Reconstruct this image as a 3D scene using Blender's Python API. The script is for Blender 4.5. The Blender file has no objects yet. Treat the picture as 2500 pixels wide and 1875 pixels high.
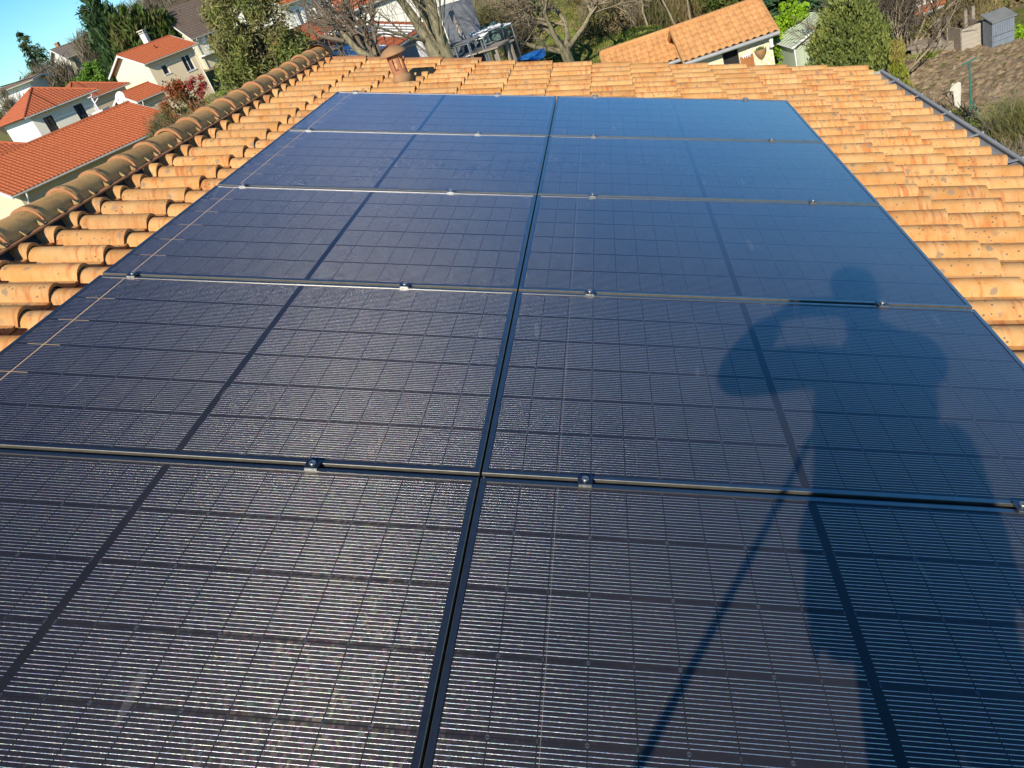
import bpy, bmesh, math, random
import numpy as np
from mathutils import Vector, Matrix
rnd = random.Random(7)
nr = np.random.RandomState(11)
PI = math.pi
R = math.radians
scene = bpy.context.scene
COL = scene.collection

# ------------------------------------------------------------------ camera
CAM = Vector((0.65182546, -1.6175936, 1.18712473))
RIGHT = Vector((0.94353424, 0.09383987, -0.31770619))
DOWN = Vector((-0.22128596, -0.53516155, -0.81525127))
FWD = Vector((-0.24652721, 0.83952141, -0.4841778))
FPX = 1890.0
cd = bpy.data.cameras.new('camera')
cd.sensor_width = 36.0
cd.lens = 36.0 * FPX / 2500
cd.clip_start = 0.005
cd.clip_end = 3000
cam = bpy.data.objects.new('camera', cd)
COL.objects.link(cam)
cam.matrix_world = Matrix((( RIGHT.x, -DOWN.x, -FWD.x, CAM.x),
                           ( RIGHT.y, -DOWN.y, -FWD.y, CAM.y),
                           ( RIGHT.z, -DOWN.z, -FWD.z, CAM.z),
                           (0, 0, 0, 1)))
scene.camera = cam
# ------------------------------------------------------------------ light
SUN = Vector((-0.12373318, -0.86746427, 0.48186703)).normalized()
sl = bpy.data.lights.new('sun', 'SUN')
sl.energy = 5.0
sl.angle = R(0.45)
sl.color = (1.0, 0.93, 0.80)
so = bpy.data.objects.new('sun', sl)
so.rotation_euler = SUN.to_track_quat('Z', 'Y').to_euler()
COL.objects.link(so)
w = bpy.data.worlds.new('World')
scene.world = w
w.use_nodes = True
nt = w.node_tree
sky = nt.nodes.new('ShaderNodeTexSky')
sky.sky_type = 'NISHITA'
sky.sun_disc = False
sky.sun_elevation = math.asin(SUN.z)
sky.sun_rotation = math.atan2(SUN.x, SUN.y)
sky.air_density = 1.0
sky.dust_density = 0.0
sky.ozone_density = 3.0
hs = nt.nodes.new('ShaderNodeHueSaturation'); hs.inputs['Saturation'].default_value = 1.35
tn = nt.nodes.new('ShaderNodeMix'); tn.data_type = 'RGBA'; tn.blend_type = 'MULTIPLY'; tn.inputs[0].default_value = 1.0
tn.inputs[7].default_value = (.64, .96, 1.24, 1)
nt.links.new(sky.outputs[0], hs.inputs['Color']); nt.links.new(hs.outputs[0], tn.inputs[6])
# clear winter sky: brighter towards the horizon, deep towards the zenith
tcw = nt.nodes.new('ShaderNodeTexCoord'); sxw = nt.nodes.new('ShaderNodeSeparateXYZ'); nt.links.new(tcw.outputs['Generated'], sxw.inputs[0])
mrw = nt.nodes.new('ShaderNodeMapRange'); mrw.inputs[1].default_value = .25; mrw.inputs[2].default_value = .70; mrw.inputs[3].default_value = 1.50; mrw.inputs[4].default_value = .45
nt.links.new(sxw.outputs[2], mrw.inputs[0])
gw = nt.nodes.new('ShaderNodeVectorMath'); gw.operation = 'SCALE'; nt.links.new(tn.outputs[2], gw.inputs[0]); nt.links.new(mrw.outputs[0], gw.inputs[3])
nt.links.new(gw.outputs[0], nt.nodes['Background'].inputs[0])
nt.nodes['Background'].inputs[1].default_value = 0.080
scene.view_settings.view_transform = 'Standard'
scene.view_settings.look = 'None'
scene.view_settings.exposure = 0.15
scene.view_settings.gamma = 1.0

# ------------------------------------------------------------------ helpers
def ray(px, py):
    return RIGHT * ((px - 1250) / FPX) + DOWN * ((py - 937.5) / FPX) + FWD
def at(px, py, D):
    d = ray(px, py)
    return CAM + d * (D / math.hypot(d.x, d.y))
def hd(az):
    return Vector((math.sin(R(az)), math.cos(R(az)), 0))

class MB:
    def __init__(s): s.v = []; s.f = []; s.m = []; s.sm = []
    def add(s, vs, fs, mi=0, smooth=False):
        n = len(s.v); s.v += [tuple(p) for p in vs]
        for f in fs:
            s.f.append([i + n for i in f]); s.m.append(mi); s.sm.append(smooth)
    def box(s, c, sz, rot=None, mi=0, bev=0):
        c = Vector(c); hx, hy, hz = sz[0] / 2, sz[1] / 2, sz[2] / 2
        if bev:
            b = bev
            vs = []
            for z in (-hz, hz):
                for (x, y) in ((-hx + b, -hy), (hx - b, -hy), (hx, -hy + b), (hx, hy - b), (hx - b, hy), (-hx + b, hy), (-hx, hy - b), (-hx, -hy + b)):
                    vs.append(Vector((x, y, z)))
            fs = [list(range(7, -1, -1)), list(range(8, 16))] + [[i, (i + 1) % 8, (i + 1) % 8 + 8, i + 8] for i in range(8)]
        else:
            vs = [Vector((x, y, z)) for z in (-hz, hz) for (x, y) in ((-hx, -hy), (hx, -hy), (hx, hy), (-hx, hy))]
            fs = [[3, 2, 1, 0], [4, 5, 6, 7], [0, 1, 5, 4], [1, 2, 6, 5], [2, 3, 7, 6], [3, 0, 4, 7]]
        if rot is not None: vs = [rot @ p for p in vs]
        s.add([p + c for p in vs], fs, mi)
    def tube(s, pts, rad, n=8, mi=0, cap=True, smooth=True):
        pts = [Vector(p) for p in pts]
        if not hasattr(rad, '__len__'): rad = [rad] * len(pts)
        rings = []; up = None
        base = len(s.v); vs = []
        for i, p in enumerate(pts):
            if i == 0: t = pts[1] - p
            elif i == len(pts) - 1: t = p - pts[i - 1]
            else: t = pts[i + 1] - pts[i - 1]
            if t.length < 1e-9: t = Vector((0, 0, 1))
            t.normalize()
            if up is None:
                up = t.cross(Vector((0, 0, 1)) if abs(t.z) < .9 else Vector((1, 0, 0)))
            up = up - t * up.dot(t)
            if up.length < 1e-6: up = t.orthogonal()
            up.normalize(); b = t.cross(up)
            for k in range(n):
                a = 2 * PI * k / n
                vs.append(p + (up * math.cos(a) + b * math.sin(a)) * rad[i])
        fs = []
        for i in range(len(pts) - 1):
            for k in range(n):
                k2 = (k + 1) % n
                fs.append([i * n + k, i * n + k2, (i + 1) * n + k2, (i + 1) * n + k])
        s.add(vs, fs, mi, smooth)
        if cap:
            s.add(vs[:n], [list(range(n - 1, -1, -1))], mi); s.add(vs[-n:], [list(range(n))], mi)
    def lathe(s, prof, n=24, o=(0, 0, 0), mi=0, smooth=True):
        o = Vector(o); vs = []
        for r, z in prof:
            for k in range(n):
                a = 2 * PI * k / n
                vs.append(o + Vector((r * math.cos(a), r * math.sin(a), z)))
        fs = [[i * n + k, i * n + (k + 1) % n, (i + 1) * n + (k + 1) % n, (i + 1) * n + k] for i in range(len(prof) - 1) for k in range(n)]
        s.add(vs, fs, mi, smooth)
    def build(s, name, mats, parent=None):
        me = bpy.data.meshes.new(name)
        me.from_pydata(s.v, [], s.f)
        if not isinstance(mats, (list, tuple)): mats = [mats]
        for m in mats: me.materials.append(m)
        me.polygons.foreach_set('material_index', s.m)
        me.polygons.foreach_set('use_smooth', s.sm)
        me.update()
        o = bpy.data.objects.new(name, me)
        COL.objects.link(o)
        if parent is not None: o.parent = parent
        return o

def np_mesh(name, V, n, mats, parent=None, rv=None, smooth=False):
    """V: (faces*n,3) loose polygons of n corners"""
    me = bpy.data.meshes.new(name)
    nv = len(V); nf = nv // n
    me.vertices.add(nv); me.vertices.foreach_set('co', V.astype(np.float32).ravel())
    me.loops.add(nv); me.loops.foreach_set('vertex_index', np.arange(nv, dtype=np.int32))
    me.polygons.add(nf)
    me.polygons.foreach_set('loop_start', np.arange(nf, dtype=np.int32) * n)
    me.update(calc_edges=True)
    if rv is not None:
        at_ = me.attributes.new('rnd', 'FLOAT', 'POINT'); at_.data.foreach_set('value', rv.astype(np.float32))
    me.materials.append(mats)
    me.validate()
    o = bpy.data.objects.new(name, me); COL.objects.link(o)
    if parent is not None: o.parent = parent
    return o

def tag(o, label=None, cat=None, group=None, kind=None):
    if label: o['label'] = label
    if cat: o['category'] = cat
    if group: o['group'] = group
    if kind: o['kind'] = kind
    return o
def empty(name, loc, label, cat, group=None, rz=0):
    o = bpy.data.objects.new(name, None); COL.objects.link(o)
    o.location = loc; o.rotation_euler = (0, 0, rz); o.empty_display_size = .1
    return tag(o, label, cat, group)

# ------------------------------------------------------------------ materials
def newmat(name):
    m = bpy.data.materials.new(name); m.use_nodes = True
    return m, m.node_tree, m.node_tree.nodes['Principled BSDF']
def N(t, kind, **kw):
    n = t.nodes.new(kind)
    for k, v in kw.items(): setattr(n, k, v)
    return n
def L(t, a, b): t.links.new(a, b)
def math_(t, op, a, b=None, c=None):
    n = t.nodes.new('ShaderNodeMath'); n.operation = op
    for i, x in enumerate((a, b, c)):
        if x is None: continue
        if isinstance(x, (int, float)): n.inputs[i].default_value = x
        else: L(t, x, n.inputs[i])
    return n.outputs[0]
def mixc(t, f, a, b, mode='MIX'):
    n = t.nodes.new('ShaderNodeMix'); n.data_type = 'RGBA'; n.blend_type = mode
    for s, x in ((n.inputs[0], f), (n.inputs[6], a), (n.inputs[7], b)):
        if isinstance(x, (int, float)): s.default_value = x
        elif isinstance(x, tuple): s.default_value = (*x, 1) if len(x) == 3 else x
        else: L(t, x, s)
    return n.outputs[2]
def noise(t, vec, scale, detail=4, rough=.55):
    n = t.nodes.new('ShaderNodeTexNoise'); n.inputs['Scale'].default_value = scale
    n.inputs['Detail'].default_value = detail; n.inputs['Roughness'].default_value = rough
    if vec is not None: L(t, vec, n.inputs['Vector'])
    return n.outputs[0]
def ramp(t, x, lo, hi):
    n = t.nodes.new('ShaderNodeMapRange'); n.inputs[1].default_value = lo; n.inputs[2].default_value = hi
    L(t, x, n.inputs[0]); return n.outputs[0]
def coords(t, scale=(1, 1, 1)):
    c = t.nodes.new('ShaderNodeTexCoord')
    if scale == (1, 1, 1): return c.outputs['Object']
    m = t.nodes.new('ShaderNodeMapping'); m.inputs['Scale'].default_value = scale
    L(t, c.outputs['Object'], m.inputs[0]); return m.outputs[0]
def bump(t, b, h, st, dist=.01):
    n = t.nodes.new('ShaderNodeBump'); n.inputs['Strength'].default_value = st; n.inputs['Distance'].default_value = dist
    L(t, h, n.inputs['Height']); L(t, n.outputs[0], b.inputs['Normal'])

def simple(name, c1, c2=None, scale=3, rough=.8, metal=0, bst=0.2, bscale=None, stretch=(1, 1, 1), spec=.3, dist=.01):
    m, t, b = newmat(name)
    v = coords(t, stretch)
    if c2 is None: c2 = tuple(x * .75 for x in c1)
    f = ramp(t, noise(t, v, scale), .35, .68)
    L(t, mixc(t, f, c1, c2), b.inputs['Base Color'])
    b.inputs['Roughness'].default_value = rough; b.inputs['Metallic'].default_value = metal
    b.inputs['Specular IOR Level'].default_value = spec
    if bst: bump(t, b, noise(t, v, bscale or scale * 6), bst, dist)
    return m

def leafmat(name, c1, c2, c3=None, trans=.25, rough=.6):
    m, t, b = newmat(name)
    a = N(t, 'ShaderNodeAttribute', attribute_name='rnd')
    col = mixc(t, a.outputs['Fac'], c1, c2)
    big = ramp(t, noise(t, coords(t), .9, 2), .4, .65)
    if c3: col = mixc(t, big, col, c3)
    L(t, col, b.inputs['Base Color'])
    b.inputs['Roughness'].default_value = rough; b.inputs['Specular IOR Level'].default_value = .3
    tr = N(t, 'ShaderNodeBsdfTranslucent'); L(t, col, tr.inputs[0])
    mx = N(t, 'ShaderNodeMixShader'); mx.inputs[0].default_value = trans
    L(t, b.outputs[0], mx.inputs[1]); L(t, tr.outputs[0], mx.inputs[2])
    L(t, mx.outputs[0], t.nodes['Material Output'].inputs[0])
    return m

def claymat(name, a, b_, streak, lichen, lich_amt=.5, sc=1.0):
    m, t, b = newmat(name)
    at_ = N(t, 'ShaderNodeAttribute', attribute_name='tid')
    v = coords(t)
    off = N(t, 'ShaderNodeVectorMath', operation='MULTIPLY_ADD')
    cx = N(t, 'ShaderNodeCombineXYZ')
    L(t, at_.outputs['Fac'], cx.inputs[0]); L(t, at_.outputs['Fac'], cx.inputs[2])
    L(t, cx.outputs[0], off.inputs[0]); off.inputs[1].default_value = (31, 17, 23); L(t, v, off.inputs[2])
    vv = off.outputs[0]
    f = ramp(t, noise(t, vv, 7 * sc, 5, .65), .36, .64)
    col = mixc(t, f, a, b_)
    # streaks running over the roll
    mp = N(t, 'ShaderNodeMapping'); mp.inputs['Scale'].default_value = (42 * sc, 5 * sc, 5 * sc); L(t, vv, mp.inputs[0])
    s = ramp(t, noise(t, mp.outputs[0], 1.0, 3), .50, .64)
    s2 = ramp(t, noise(t, vv, 4.5 * sc, 2), .40, .56)
    s = math_(t, 'MULTIPLY', math_(t, 'MULTIPLY', s, s2), .8)
    col = mixc(t, s, col, streak)
    # per tile brightness
    hsv = N(t, 'ShaderNodeHueSaturation')
    L(t, ramp(t, at_.outputs['Fac'], -0.0, 1.0), hsv.inputs['Value']); 
    mr = N(t, 'ShaderNodeMapRange'); L(t, at_.outputs['Fac'], mr.inputs[0]); mr.inputs[3].default_value = .84; mr.inputs[4].default_value = 1.12
    L(t, mr.outputs[0], hsv.inputs['Value']); L(t, col, hsv.inputs['Color'])
    col = hsv.outputs[0]
    vo = N(t, 'ShaderNodeTexVoronoi'); vo.inputs['Scale'].default_value = 34 * sc; L(t, vv, vo.inputs['Vector'])
    sp = math_(t, 'LESS_THAN', math_(t, 'ADD', vo.outputs['Distance'], math_(t, 'MULTIPLY', noise(t, vv, 60 * sc, 2), .25)), .30)
    gate = ramp(t, noise(t, vv, 3.2 * sc, 2), .42, .50)
    sp = math_(t, 'MULTIPLY', math_(t, 'MULTIPLY', sp, gate), lich_amt)
    col = mixc(t, sp, col, lichen)
    vo2 = N(t, 'ShaderNodeTexVoronoi'); vo2.inputs['Scale'].default_value = 13 * sc; L(t, vv, vo2.inputs['Vector'])
    sp2 = ramp(t, math_(t, 'ADD', vo2.outputs['Distance'], math_(t, 'MULTIPLY', noise(t, vv, 45 * sc, 3), .5)), .50, .40)
    sp2 = math_(t, 'MULTIPLY', math_(t, 'MULTIPLY', sp2, ramp(t, noise(t, vv, 2.1 * sc, 2), .46, .53)), lich_amt * .85)
    col = mixc(t, sp2, col, (.26, .20, .14))
    L(t, col, b.inputs['Base Color'])
    b.inputs['Roughness'].default_value = .85; b.inputs['Specular IOR Level'].default_value = .25
    bump(t, b, noise(t, vv, 70 * sc, 4), .35, .004)
    return m

CLAY = claymat('clay_tan', (.66, .385, .165), (.58, .275, .085), (.50, .15, .045), (.17, .13, .085), .9)
CLAYR = claymat('clay_ridge', (.70, .41, .15), (.66, .35, .125), (.46, .27, .10), (.20, .18, .13), .4)
CLAYP = simple('clay_pink', (.44, .20, .10), (.34, .17, .07), 14, .8)
VENT = simple('clay_vent', (.42, .23, .11), (.30, .18, .09), 8, .85)
ORANGE = simple('tile_orange', (.52, .15, .06), (.43, .115, .045), 5, .8, bst=.1)
ORANGE2 = simple('tile_red', (.46, .13, .055), (.38, .105, .05), 4, .8, bst=.1)
TANROOF = claymat('tile_garden', (.62, .36, .15), (.55, .25, .09), (.42, .14, .05), (.3, .22, .12), .3, .8)
CREAM = simple('render_cream', (.72, .65, .44), (.68, .60, .40), 2, .9, bst=.05)
CREAMW = simple('render_pale', (.78, .76, .66), (.74, .71, .60), 2, .9, bst=.05)
WHITE = simple('render_white', (.80, .80, .77), (.76, .76, .73), 2, .9, bst=.05)
BEIGE = simple('render_beige', (.62, .50, .33), (.58, .47, .30), 2, .9, bst=.05)
GREYW = simple('render_grey', (.38, .38, .38), (.32, .32, .33), 3, .9, bst=.1)
BROWNROOF = simple('roof_brown', (.17, .12, .09), (.22, .16, .12), 3, .9)
GREYROOF = simple('roof_greybrown', (.24, .20, .16), (.19, .16, .13), 3, .9)
PAINT = simple('white_paint', (.80, .80, .78), (.74, .74, .72), 4, .45, bst=0)
DARKGL, t_, b_ = newmat('window_glass'); b_.inputs['Base Color'].default_value = (.03, .035, .045, 1); b_.inputs['Roughness'].default_value = .08
GUTB = simple('gutter_beige', (.46, .43, .38), (.38, .36, .32), 5, .6, bst=0)
ZINC = simple('zinc', (.38, .385, .385), (.31, .32, .325), 6, .5, 0, .1)
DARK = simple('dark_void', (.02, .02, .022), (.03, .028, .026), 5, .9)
BARK = simple('bark', (.20, .165, .12), (.11, .09, .065), 5, .9, bst=.6, stretch=(3, 3, .7), dist=.03)
BARKG = simple('bark_mossy', (.36, .31, .19), (.16, .14, .08), 5, .9, bst=.7, stretch=(3, 3, .8), dist=.04)
TWIG = simple('twig', (.22, .17, .12), (.13, .10, .07), 2, .9, bst=0)
TWIGL = simple('twig_pale', (.36, .29, .19), (.25, .20, .13), 2, .9, bst=0)
WOODG = simple('wood_grey', (.36, .30, .23), (.25, .21, .17), 4, .85, stretch=(1, 1, 6), bst=.3)
BLUEGREY = simple('wood_bluegrey', (.22, .25, .29), (.17, .19, .22), 4, .7, stretch=(6, 1, 1), bst=.2)
STEEL = simple('steel', (.50, .50, .50), (.36, .36, .36), 8, .4, .9, .1)
GREENP = simple('green_paint', (.03, .20, .15), (.025, .15, .12), 8, .5, bst=0)
BLUET = simple('blue_tarp', (.05, .30, .75), (.04, .24, .62), 3, .5, bst=.3)
GREENT = simple('green_tarp', (.11, .18, .155), (.08, .13, .115), 5, .6, bst=.4)
CHAR = simple('charcoal_cover', (.07, .075, .08), (.05, .055, .06), 4, .7, bst=.3)
ALU = simple('anodised_frame', (.34, .33, .31), (.28, .28, .27), 30, .34, .95, .03)
ALUS = simple('frame_flank_sunlit', (.38, .36, .30), (.30, .28, .24), 30, .42, .9, .03)  # flank tone lifted and warmed for the sun it catches
CLAMPM = simple('clamp_black', (.16, .18, .20), (.10, .12, .14), 40, .30, .9, .05)
RAILM = simple('rail_aluminium', (.55, .55, .54), (.45, .45, .44), 20, .4, .95, .05)

# ------------------------------------------------------------------ solar glass material
def glassmat(name, glint):
    m, t, b = newmat(name)
    tc = N(t, 'ShaderNodeTexCoord')
    sp = N(t, 'ShaderNodeSeparateXYZ'); L(t, tc.outputs['Object'], sp.inputs[0])
    x, y = sp.outputs[0], sp.outputs[1]
    CW, CH = .0931, .1826
    GAP = .010        # half of the dark centre band
    ax = math_(t, 'ABSOLUTE', x)
    xc = math_(t, 'SUBTRACT', ax, GAP)
    col_i = math_(t, 'DIVIDE', xc, CW)
    fx = math_(t, 'FRACT', col_i)
    dxg = math_(t, 'MULTIPLY', math_(t, 'ABSOLUTE', math_(t, 'SUBTRACT', math_(t, 'FRACT', math_(t, 'ADD', col_i, .5)), .5)), CW)  # distance to column line
    row = math_(t, 'DIVIDE', math_(t, 'ADD', y, CH * 3), CH)
    fy = math_(t, 'FRACT', row)
    dyg = math_(t, 'MULTIPLY', math_(t, 'ABSOLUTE', math_(t, 'SUBTRACT', math_(t, 'FRACT', math_(t, 'ADD', row, .5)), .5)), CH)
    inx = math_(t, 'MULTIPLY', math_(t, 'GREATER_THAN', xc, 0.0), math_(t, 'LESS_THAN', xc, CW * 9))
    iny = math_(t, 'LESS_THAN', math_(t, 'ABSOLUTE', y), CH * 3)
    incell = math_(t, 'MULTIPLY', inx, iny)
    colgap = math_(t, 'LESS_THAN', dxg, .0014)
    rowgap = math_(t, 'LESS_THAN', dyg, .0016)
    # dark grid = not cell
    cellmask = math_(t, 'MULTIPLY', incell, math_(t, 'SUBTRACT', 1, math_(t, 'MAXIMUM', colgap, rowgap)))
    # corner diamonds at every second column line (pseudo square cells)
    par = math_(t, 'MODULO', math_(t, 'ROUND', col_i), 2)
    dsz = math_(t, 'ADD', .0062, math_(t, 'MULTIPLY', par, -.0025))
    dia = math_(t, 'MULTIPLY', math_(t, 'LESS_THAN', math_(t, 'ADD', dxg, dyg), dsz), math_(t, 'GREATER_THAN', dyg, .0012))
    dia = math_(t, 'MULTIPLY', dia, incell)
    # 16 wires per cell: pitch .0107 with a free margin of .0111 each side
    WP = .0107
    wy = math_(t, 'DIVIDE', math_(t, 'SUBTRACT', math_(t, 'MULTIPLY', fy, CH), CH / 2 - WP * 8), WP)
    inw = math_(t, 'MULTIPLY', math_(t, 'GREATER_THAN', wy, 0.0), math_(t, 'LESS_THAN', wy, 16.0))
    wt = math_(t, 'DIVIDE', math_(t, 'MULTIPLY', math_(t, 'SUBTRACT', math_(t, 'FRACT', wy), .5), WP), WIREHW)   # -1..1 on the wire
    onw = math_(t, 'LESS_THAN', math_(t, 'ABSOLUTE', wt), 1.0)
    wire = math_(t, 'MULTIPLY', math_(t, 'MULTIPLY', onw, inw), math_(t, 'MULTIPLY', incell, math_(t, 'SUBTRACT', 1, colgap)))
    # solder dots
    # fine fingers : invisible at this size
    # colours
    vobj = tc.outputs['Object']
    oi = N(t, 'ShaderNodeObjectInfo')
    sh = N(t, 'ShaderNodeVectorMath', operation='MULTIPLY_ADD'); cb = N(t, 'ShaderNodeCombineXYZ')
    L(t, oi.outputs['Random'], cb.inputs[0]); L(t, oi.outputs['Random'], cb.inputs[1]); L(t, cb.outputs[0], sh.inputs[0])
    sh.inputs[1].default_value = (37, 19, 5); L(t, vobj, sh.inputs[2]); vv = sh.outputs[0]
    cell = mixc(t, noise(t, vv, 2.2, 2), (.007, .009, .018), (.011, .011, .019))
    # each cell differs a touch
    wn = N(t, 'ShaderNodeTexWhiteNoise', noise_dimensions='3D'); cc = N(t, 'ShaderNodeCombineXYZ')
    L(t, math_(t, 'FLOOR', math_(t, 'MULTIPLY', col_i, math_(t, 'SIGN', x))), cc.inputs[0]); L(t, math_(t, 'FLOOR', row), cc.inputs[1]); L(t, oi.outputs['Random'], cc.inputs[2])
    L(t, cc.outputs[0], wn.inputs[0])
    cell = mixc(t, math_(t, 'MULTIPLY', wn.outputs[0], .5), cell, (.018, .014, .022))
    col = mixc(t, cellmask, (.012, .013, .017), cell)
    col = mixc(t, dia, col, (.09, .11, .14))
    # dust film and droppings
    d1 = ramp(t, noise(t, vv, 1.7, 5, .6), .35, .75)
    dust = math_(t, 'ADD', .020, math_(t, 'MULTIPLY', d1, .032))
    col = mixc(t, dust, col, (.66, .55, .44))
    vs_ = N(t, 'ShaderNodeTexVoronoi'); vs_.inputs['Scale'].default_value = 18; L(t, vv, vs_.inputs['Vector'])
    spk = math_(t, 'LESS_THAN', math_(t, 'ADD', vs_.outputs['Distance'], math_(t, 'MULTIPLY', noise(t, vv, 90, 2), .14)), .135)
    spg = ramp(t, noise(t, vv, 1.1, 2), .60, .68)
    col = mixc(t, math_(t, 'MULTIPLY', math_(t, 'MULTIPLY', spk, spg), .22), col, (.45, .50, .62))
    # few long scrapes
    mp = N(t, 'ShaderNodeMapping'); mp.inputs['Scale'].default_value = (9, 1.6, 1); mp.inputs['Rotation'].default_value = (0, 0, .5); L(t, vv, mp.inputs[0])
    scr = math_(t, 'MULTIPLY', ramp(t, noise(t, mp.outputs[0], 2.0, 1), .745, .76), .10)
    col = mixc(t, scr, col, (.6, .55, .5))
    L(t, col, b.inputs['Base Color'])
    b.inputs['Roughness'].default_value = .55
    b.inputs['Specular IOR Level'].default_value = .2
    b.inputs['Coat Weight'].default_value = 1.0
    b.inputs['Coat Roughness'].default_value = .16
    b.inputs['Coat IOR'].default_value = 1.52
    # structured glass: tiny random facets that sparkle
    gn = noise(t, vv, 900, 1)
    # wires
    wb = N(t, 'ShaderNodeBsdfPrincipled')
    wb.inputs['Metallic'].default_value = 1.0
    wb.inputs['Roughness'].default_value = .35
    wnz = N(t, 'ShaderNodeTexWhiteNoise', noise_dimensions='2D')
    q = N(t, 'ShaderNodeVectorMath', operation='SNAP'); L(t, vv, q.inputs[0]); q.inputs[1].default_value = (.0035, .0107, 1)
    L(t, q.outputs[0], wnz.inputs[0])
    wcol = mixc(t, math_(t, 'GREATER_THAN', wnz.outputs[0], .90), (.80, .80, .82), (1.0, .97, .72))
    hue = N(t, 'ShaderNodeHueSaturation'); hue.inputs['Color'].default_value = (1, .35, .25, 1)  # random hues painted into the wires as iridescent glints
    L(t, math_(t, 'FRACT', math_(t, 'MULTIPLY', wnz.outputs[0], 37.0)), hue.inputs['Hue'])
    wcol = mixc(t, math_(t, 'MULTIPLY', math_(t, 'GREATER_THAN', math_(t, 'FRACT', math_(t, 'MULTIPLY', wnz.outputs[0], 13.0)), .72), .42), wcol, hue.outputs[0])
    L(t, wcol, wb.inputs['Base Color'])
    # round section: the normal turns across the wire; along it, it wobbles
    lim = math_(t, 'MULTIPLY', wt, .985)
    nz = math_(t, 'SQRT', math_(t, 'SUBTRACT', 1, math_(t, 'MULTIPLY', lim, lim)))
    wob = math_(t, 'MULTIPLY', math_(t, 'SUBTRACT', wnz.outputs[0], .5), .13)
    cn = N(t, 'ShaderNodeCombineXYZ'); L(t, wob, cn.inputs[0]); L(t, lim, cn.inputs[1]); L(t, nz, cn.inputs[2])
    vt = N(t, 'ShaderNodeVectorTransform', vector_type='NORMAL', convert_from='OBJECT', convert_to='WORLD')
    L(t, cn.outputs[0], vt.inputs[0])
    nn = N(t, 'ShaderNodeVectorMath', operation='NORMALIZE'); L(t, vt.outputs[0], nn.inputs[0])
    L(t, nn.outputs[0], wb.inputs['Normal'])
    # glass above the wires dims them towards grazing
    fr = N(t, 'ShaderNodeFresnel'); fr.inputs[0].default_value = 1.42
    wf = math_(t, 'MULTIPLY', wire, math_(t, 'POWER', math_(t, 'SUBTRACT', 1, fr.outputs[0]), 2.2))
    mx = N(t, 'ShaderNodeMixShader'); L(t, wf, mx.inputs[0]); L(t, b.outputs[0], mx.inputs[1]); L(t, wb.outputs[0], mx.inputs[2])
    out = mx.outputs[0]
    # micro structure of cell fingers and rolled glass: a lobe smeared across the wires for the sun haze, glint colours painted in
    rb = N(t, 'ShaderNodeBsdfPrincipled'); rb.inputs['Metallic'].default_value = 1.0; rb.inputs['Roughness'].default_value = .27
    w2 = N(t, 'ShaderNodeTexWhiteNoise', noise_dimensions='3D'); sc_ = N(t, 'ShaderNodeVectorMath', operation='SCALE'); L(t, vv, sc_.inputs[0]); sc_.inputs[3].default_value = 997.0
    L(t, sc_.outputs[0], w2.inputs[0])
    an = math_(t, 'MULTIPLY', math_(t, 'ADD', w2.outputs[0], 1.05), -.62)
    c2 = N(t, 'ShaderNodeCombineXYZ'); L(t, math_(t, 'SINE', an), c2.inputs[1]); L(t, math_(t, 'COSINE', an), c2.inputs[2])
    v2 = N(t, 'ShaderNodeVectorTransform', vector_type='NORMAL', convert_from='OBJECT', convert_to='WORLD'); L(t, c2.outputs[0], v2.inputs[0])
    n2 = N(t, 'ShaderNodeVectorMath', operation='NORMALIZE'); L(t, v2.outputs[0], n2.inputs[0]); L(t, n2.outputs[0], rb.inputs['Normal'])
    w3 = N(t, 'ShaderNodeTexWhiteNoise', noise_dimensions='2D'); q3 = N(t, 'ShaderNodeVectorMath', operation='SNAP'); L(t, vv, q3.inputs[0]); q3.inputs[1].default_value = (.006, .0107, 1)
    L(t, q3.outputs[0], w3.inputs[0])
    h3 = N(t, 'ShaderNodeHueSaturation'); h3.inputs['Color'].default_value = (1, .35, .3, 1); L(t, w3.outputs[0], h3.inputs['Hue'])
    L(t, mixc(t, math_(t, 'MULTIPLY', math_(t, 'FRACT', math_(t, 'MULTIPLY', w3.outputs[0], 17.0)), .65), (1.0, .80, .66), h3.outputs[0]), rb.inputs['Base Color'])
    am = math_(t, 'POWER', math_(t, 'FRACT', math_(t, 'MULTIPLY', w3.outputs[0], 29.0)), 4.0)
    fac = math_(t, 'MULTIPLY', math_(t, 'MULTIPLY', math_(t, 'ADD', .0026, math_(t, 'MULTIPLY', am, .011)), cellmask), math_(t, 'SUBTRACT', 1, wire))
    m4 = N(t, 'ShaderNodeMixShader'); L(t, fac, m4.inputs[0]); L(t, out, m4.inputs[1]); L(t, rb.outputs[0], m4.inputs[2])
    out = m4.outputs[0]
    # ribbon glint reflecting the tiles, painted as a coloured line (with cross tabs)
    if glint is not None:
        gx, wid, gc, tabs = glint
        line = math_(t, 'LESS_THAN', math_(t, 'ABSOLUTE', math_(t, 'SUBTRACT', x, gx)), wid)
        line = math_(t, 'MULTIPLY', line, iny)
        if tabs:
            tb = math_(t, 'MULTIPLY', math_(t, 'LESS_THAN', math_(t, 'ABSOLUTE', math_(t, 'SUBTRACT', x, gx)), .060), math_(t, 'LESS_THAN', dyg, .0018))
            line = math_(t, 'MAXIMUM', line, tb)
        line = math_(t, 'MULTIPLY', line, iny)
        gb = N(t, 'ShaderNodeBsdfPrincipled'); gb.inputs['Base Color'].default_value = (*gc, 1); gb.inputs['Roughness'].default_value = .6; gb.inputs['Metallic'].default_value = .0
        m2 = N(t, 'ShaderNodeMixShader'); L(t, math_(t, 'MULTIPLY', line, .9), m2.inputs[0]); L(t, out, m2.inputs[1]); L(t, gb.outputs[0], m2.inputs[2])
        out = m2.outputs[0]
    L(t, out, t.nodes['Material Output'].inputs[0])
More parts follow.
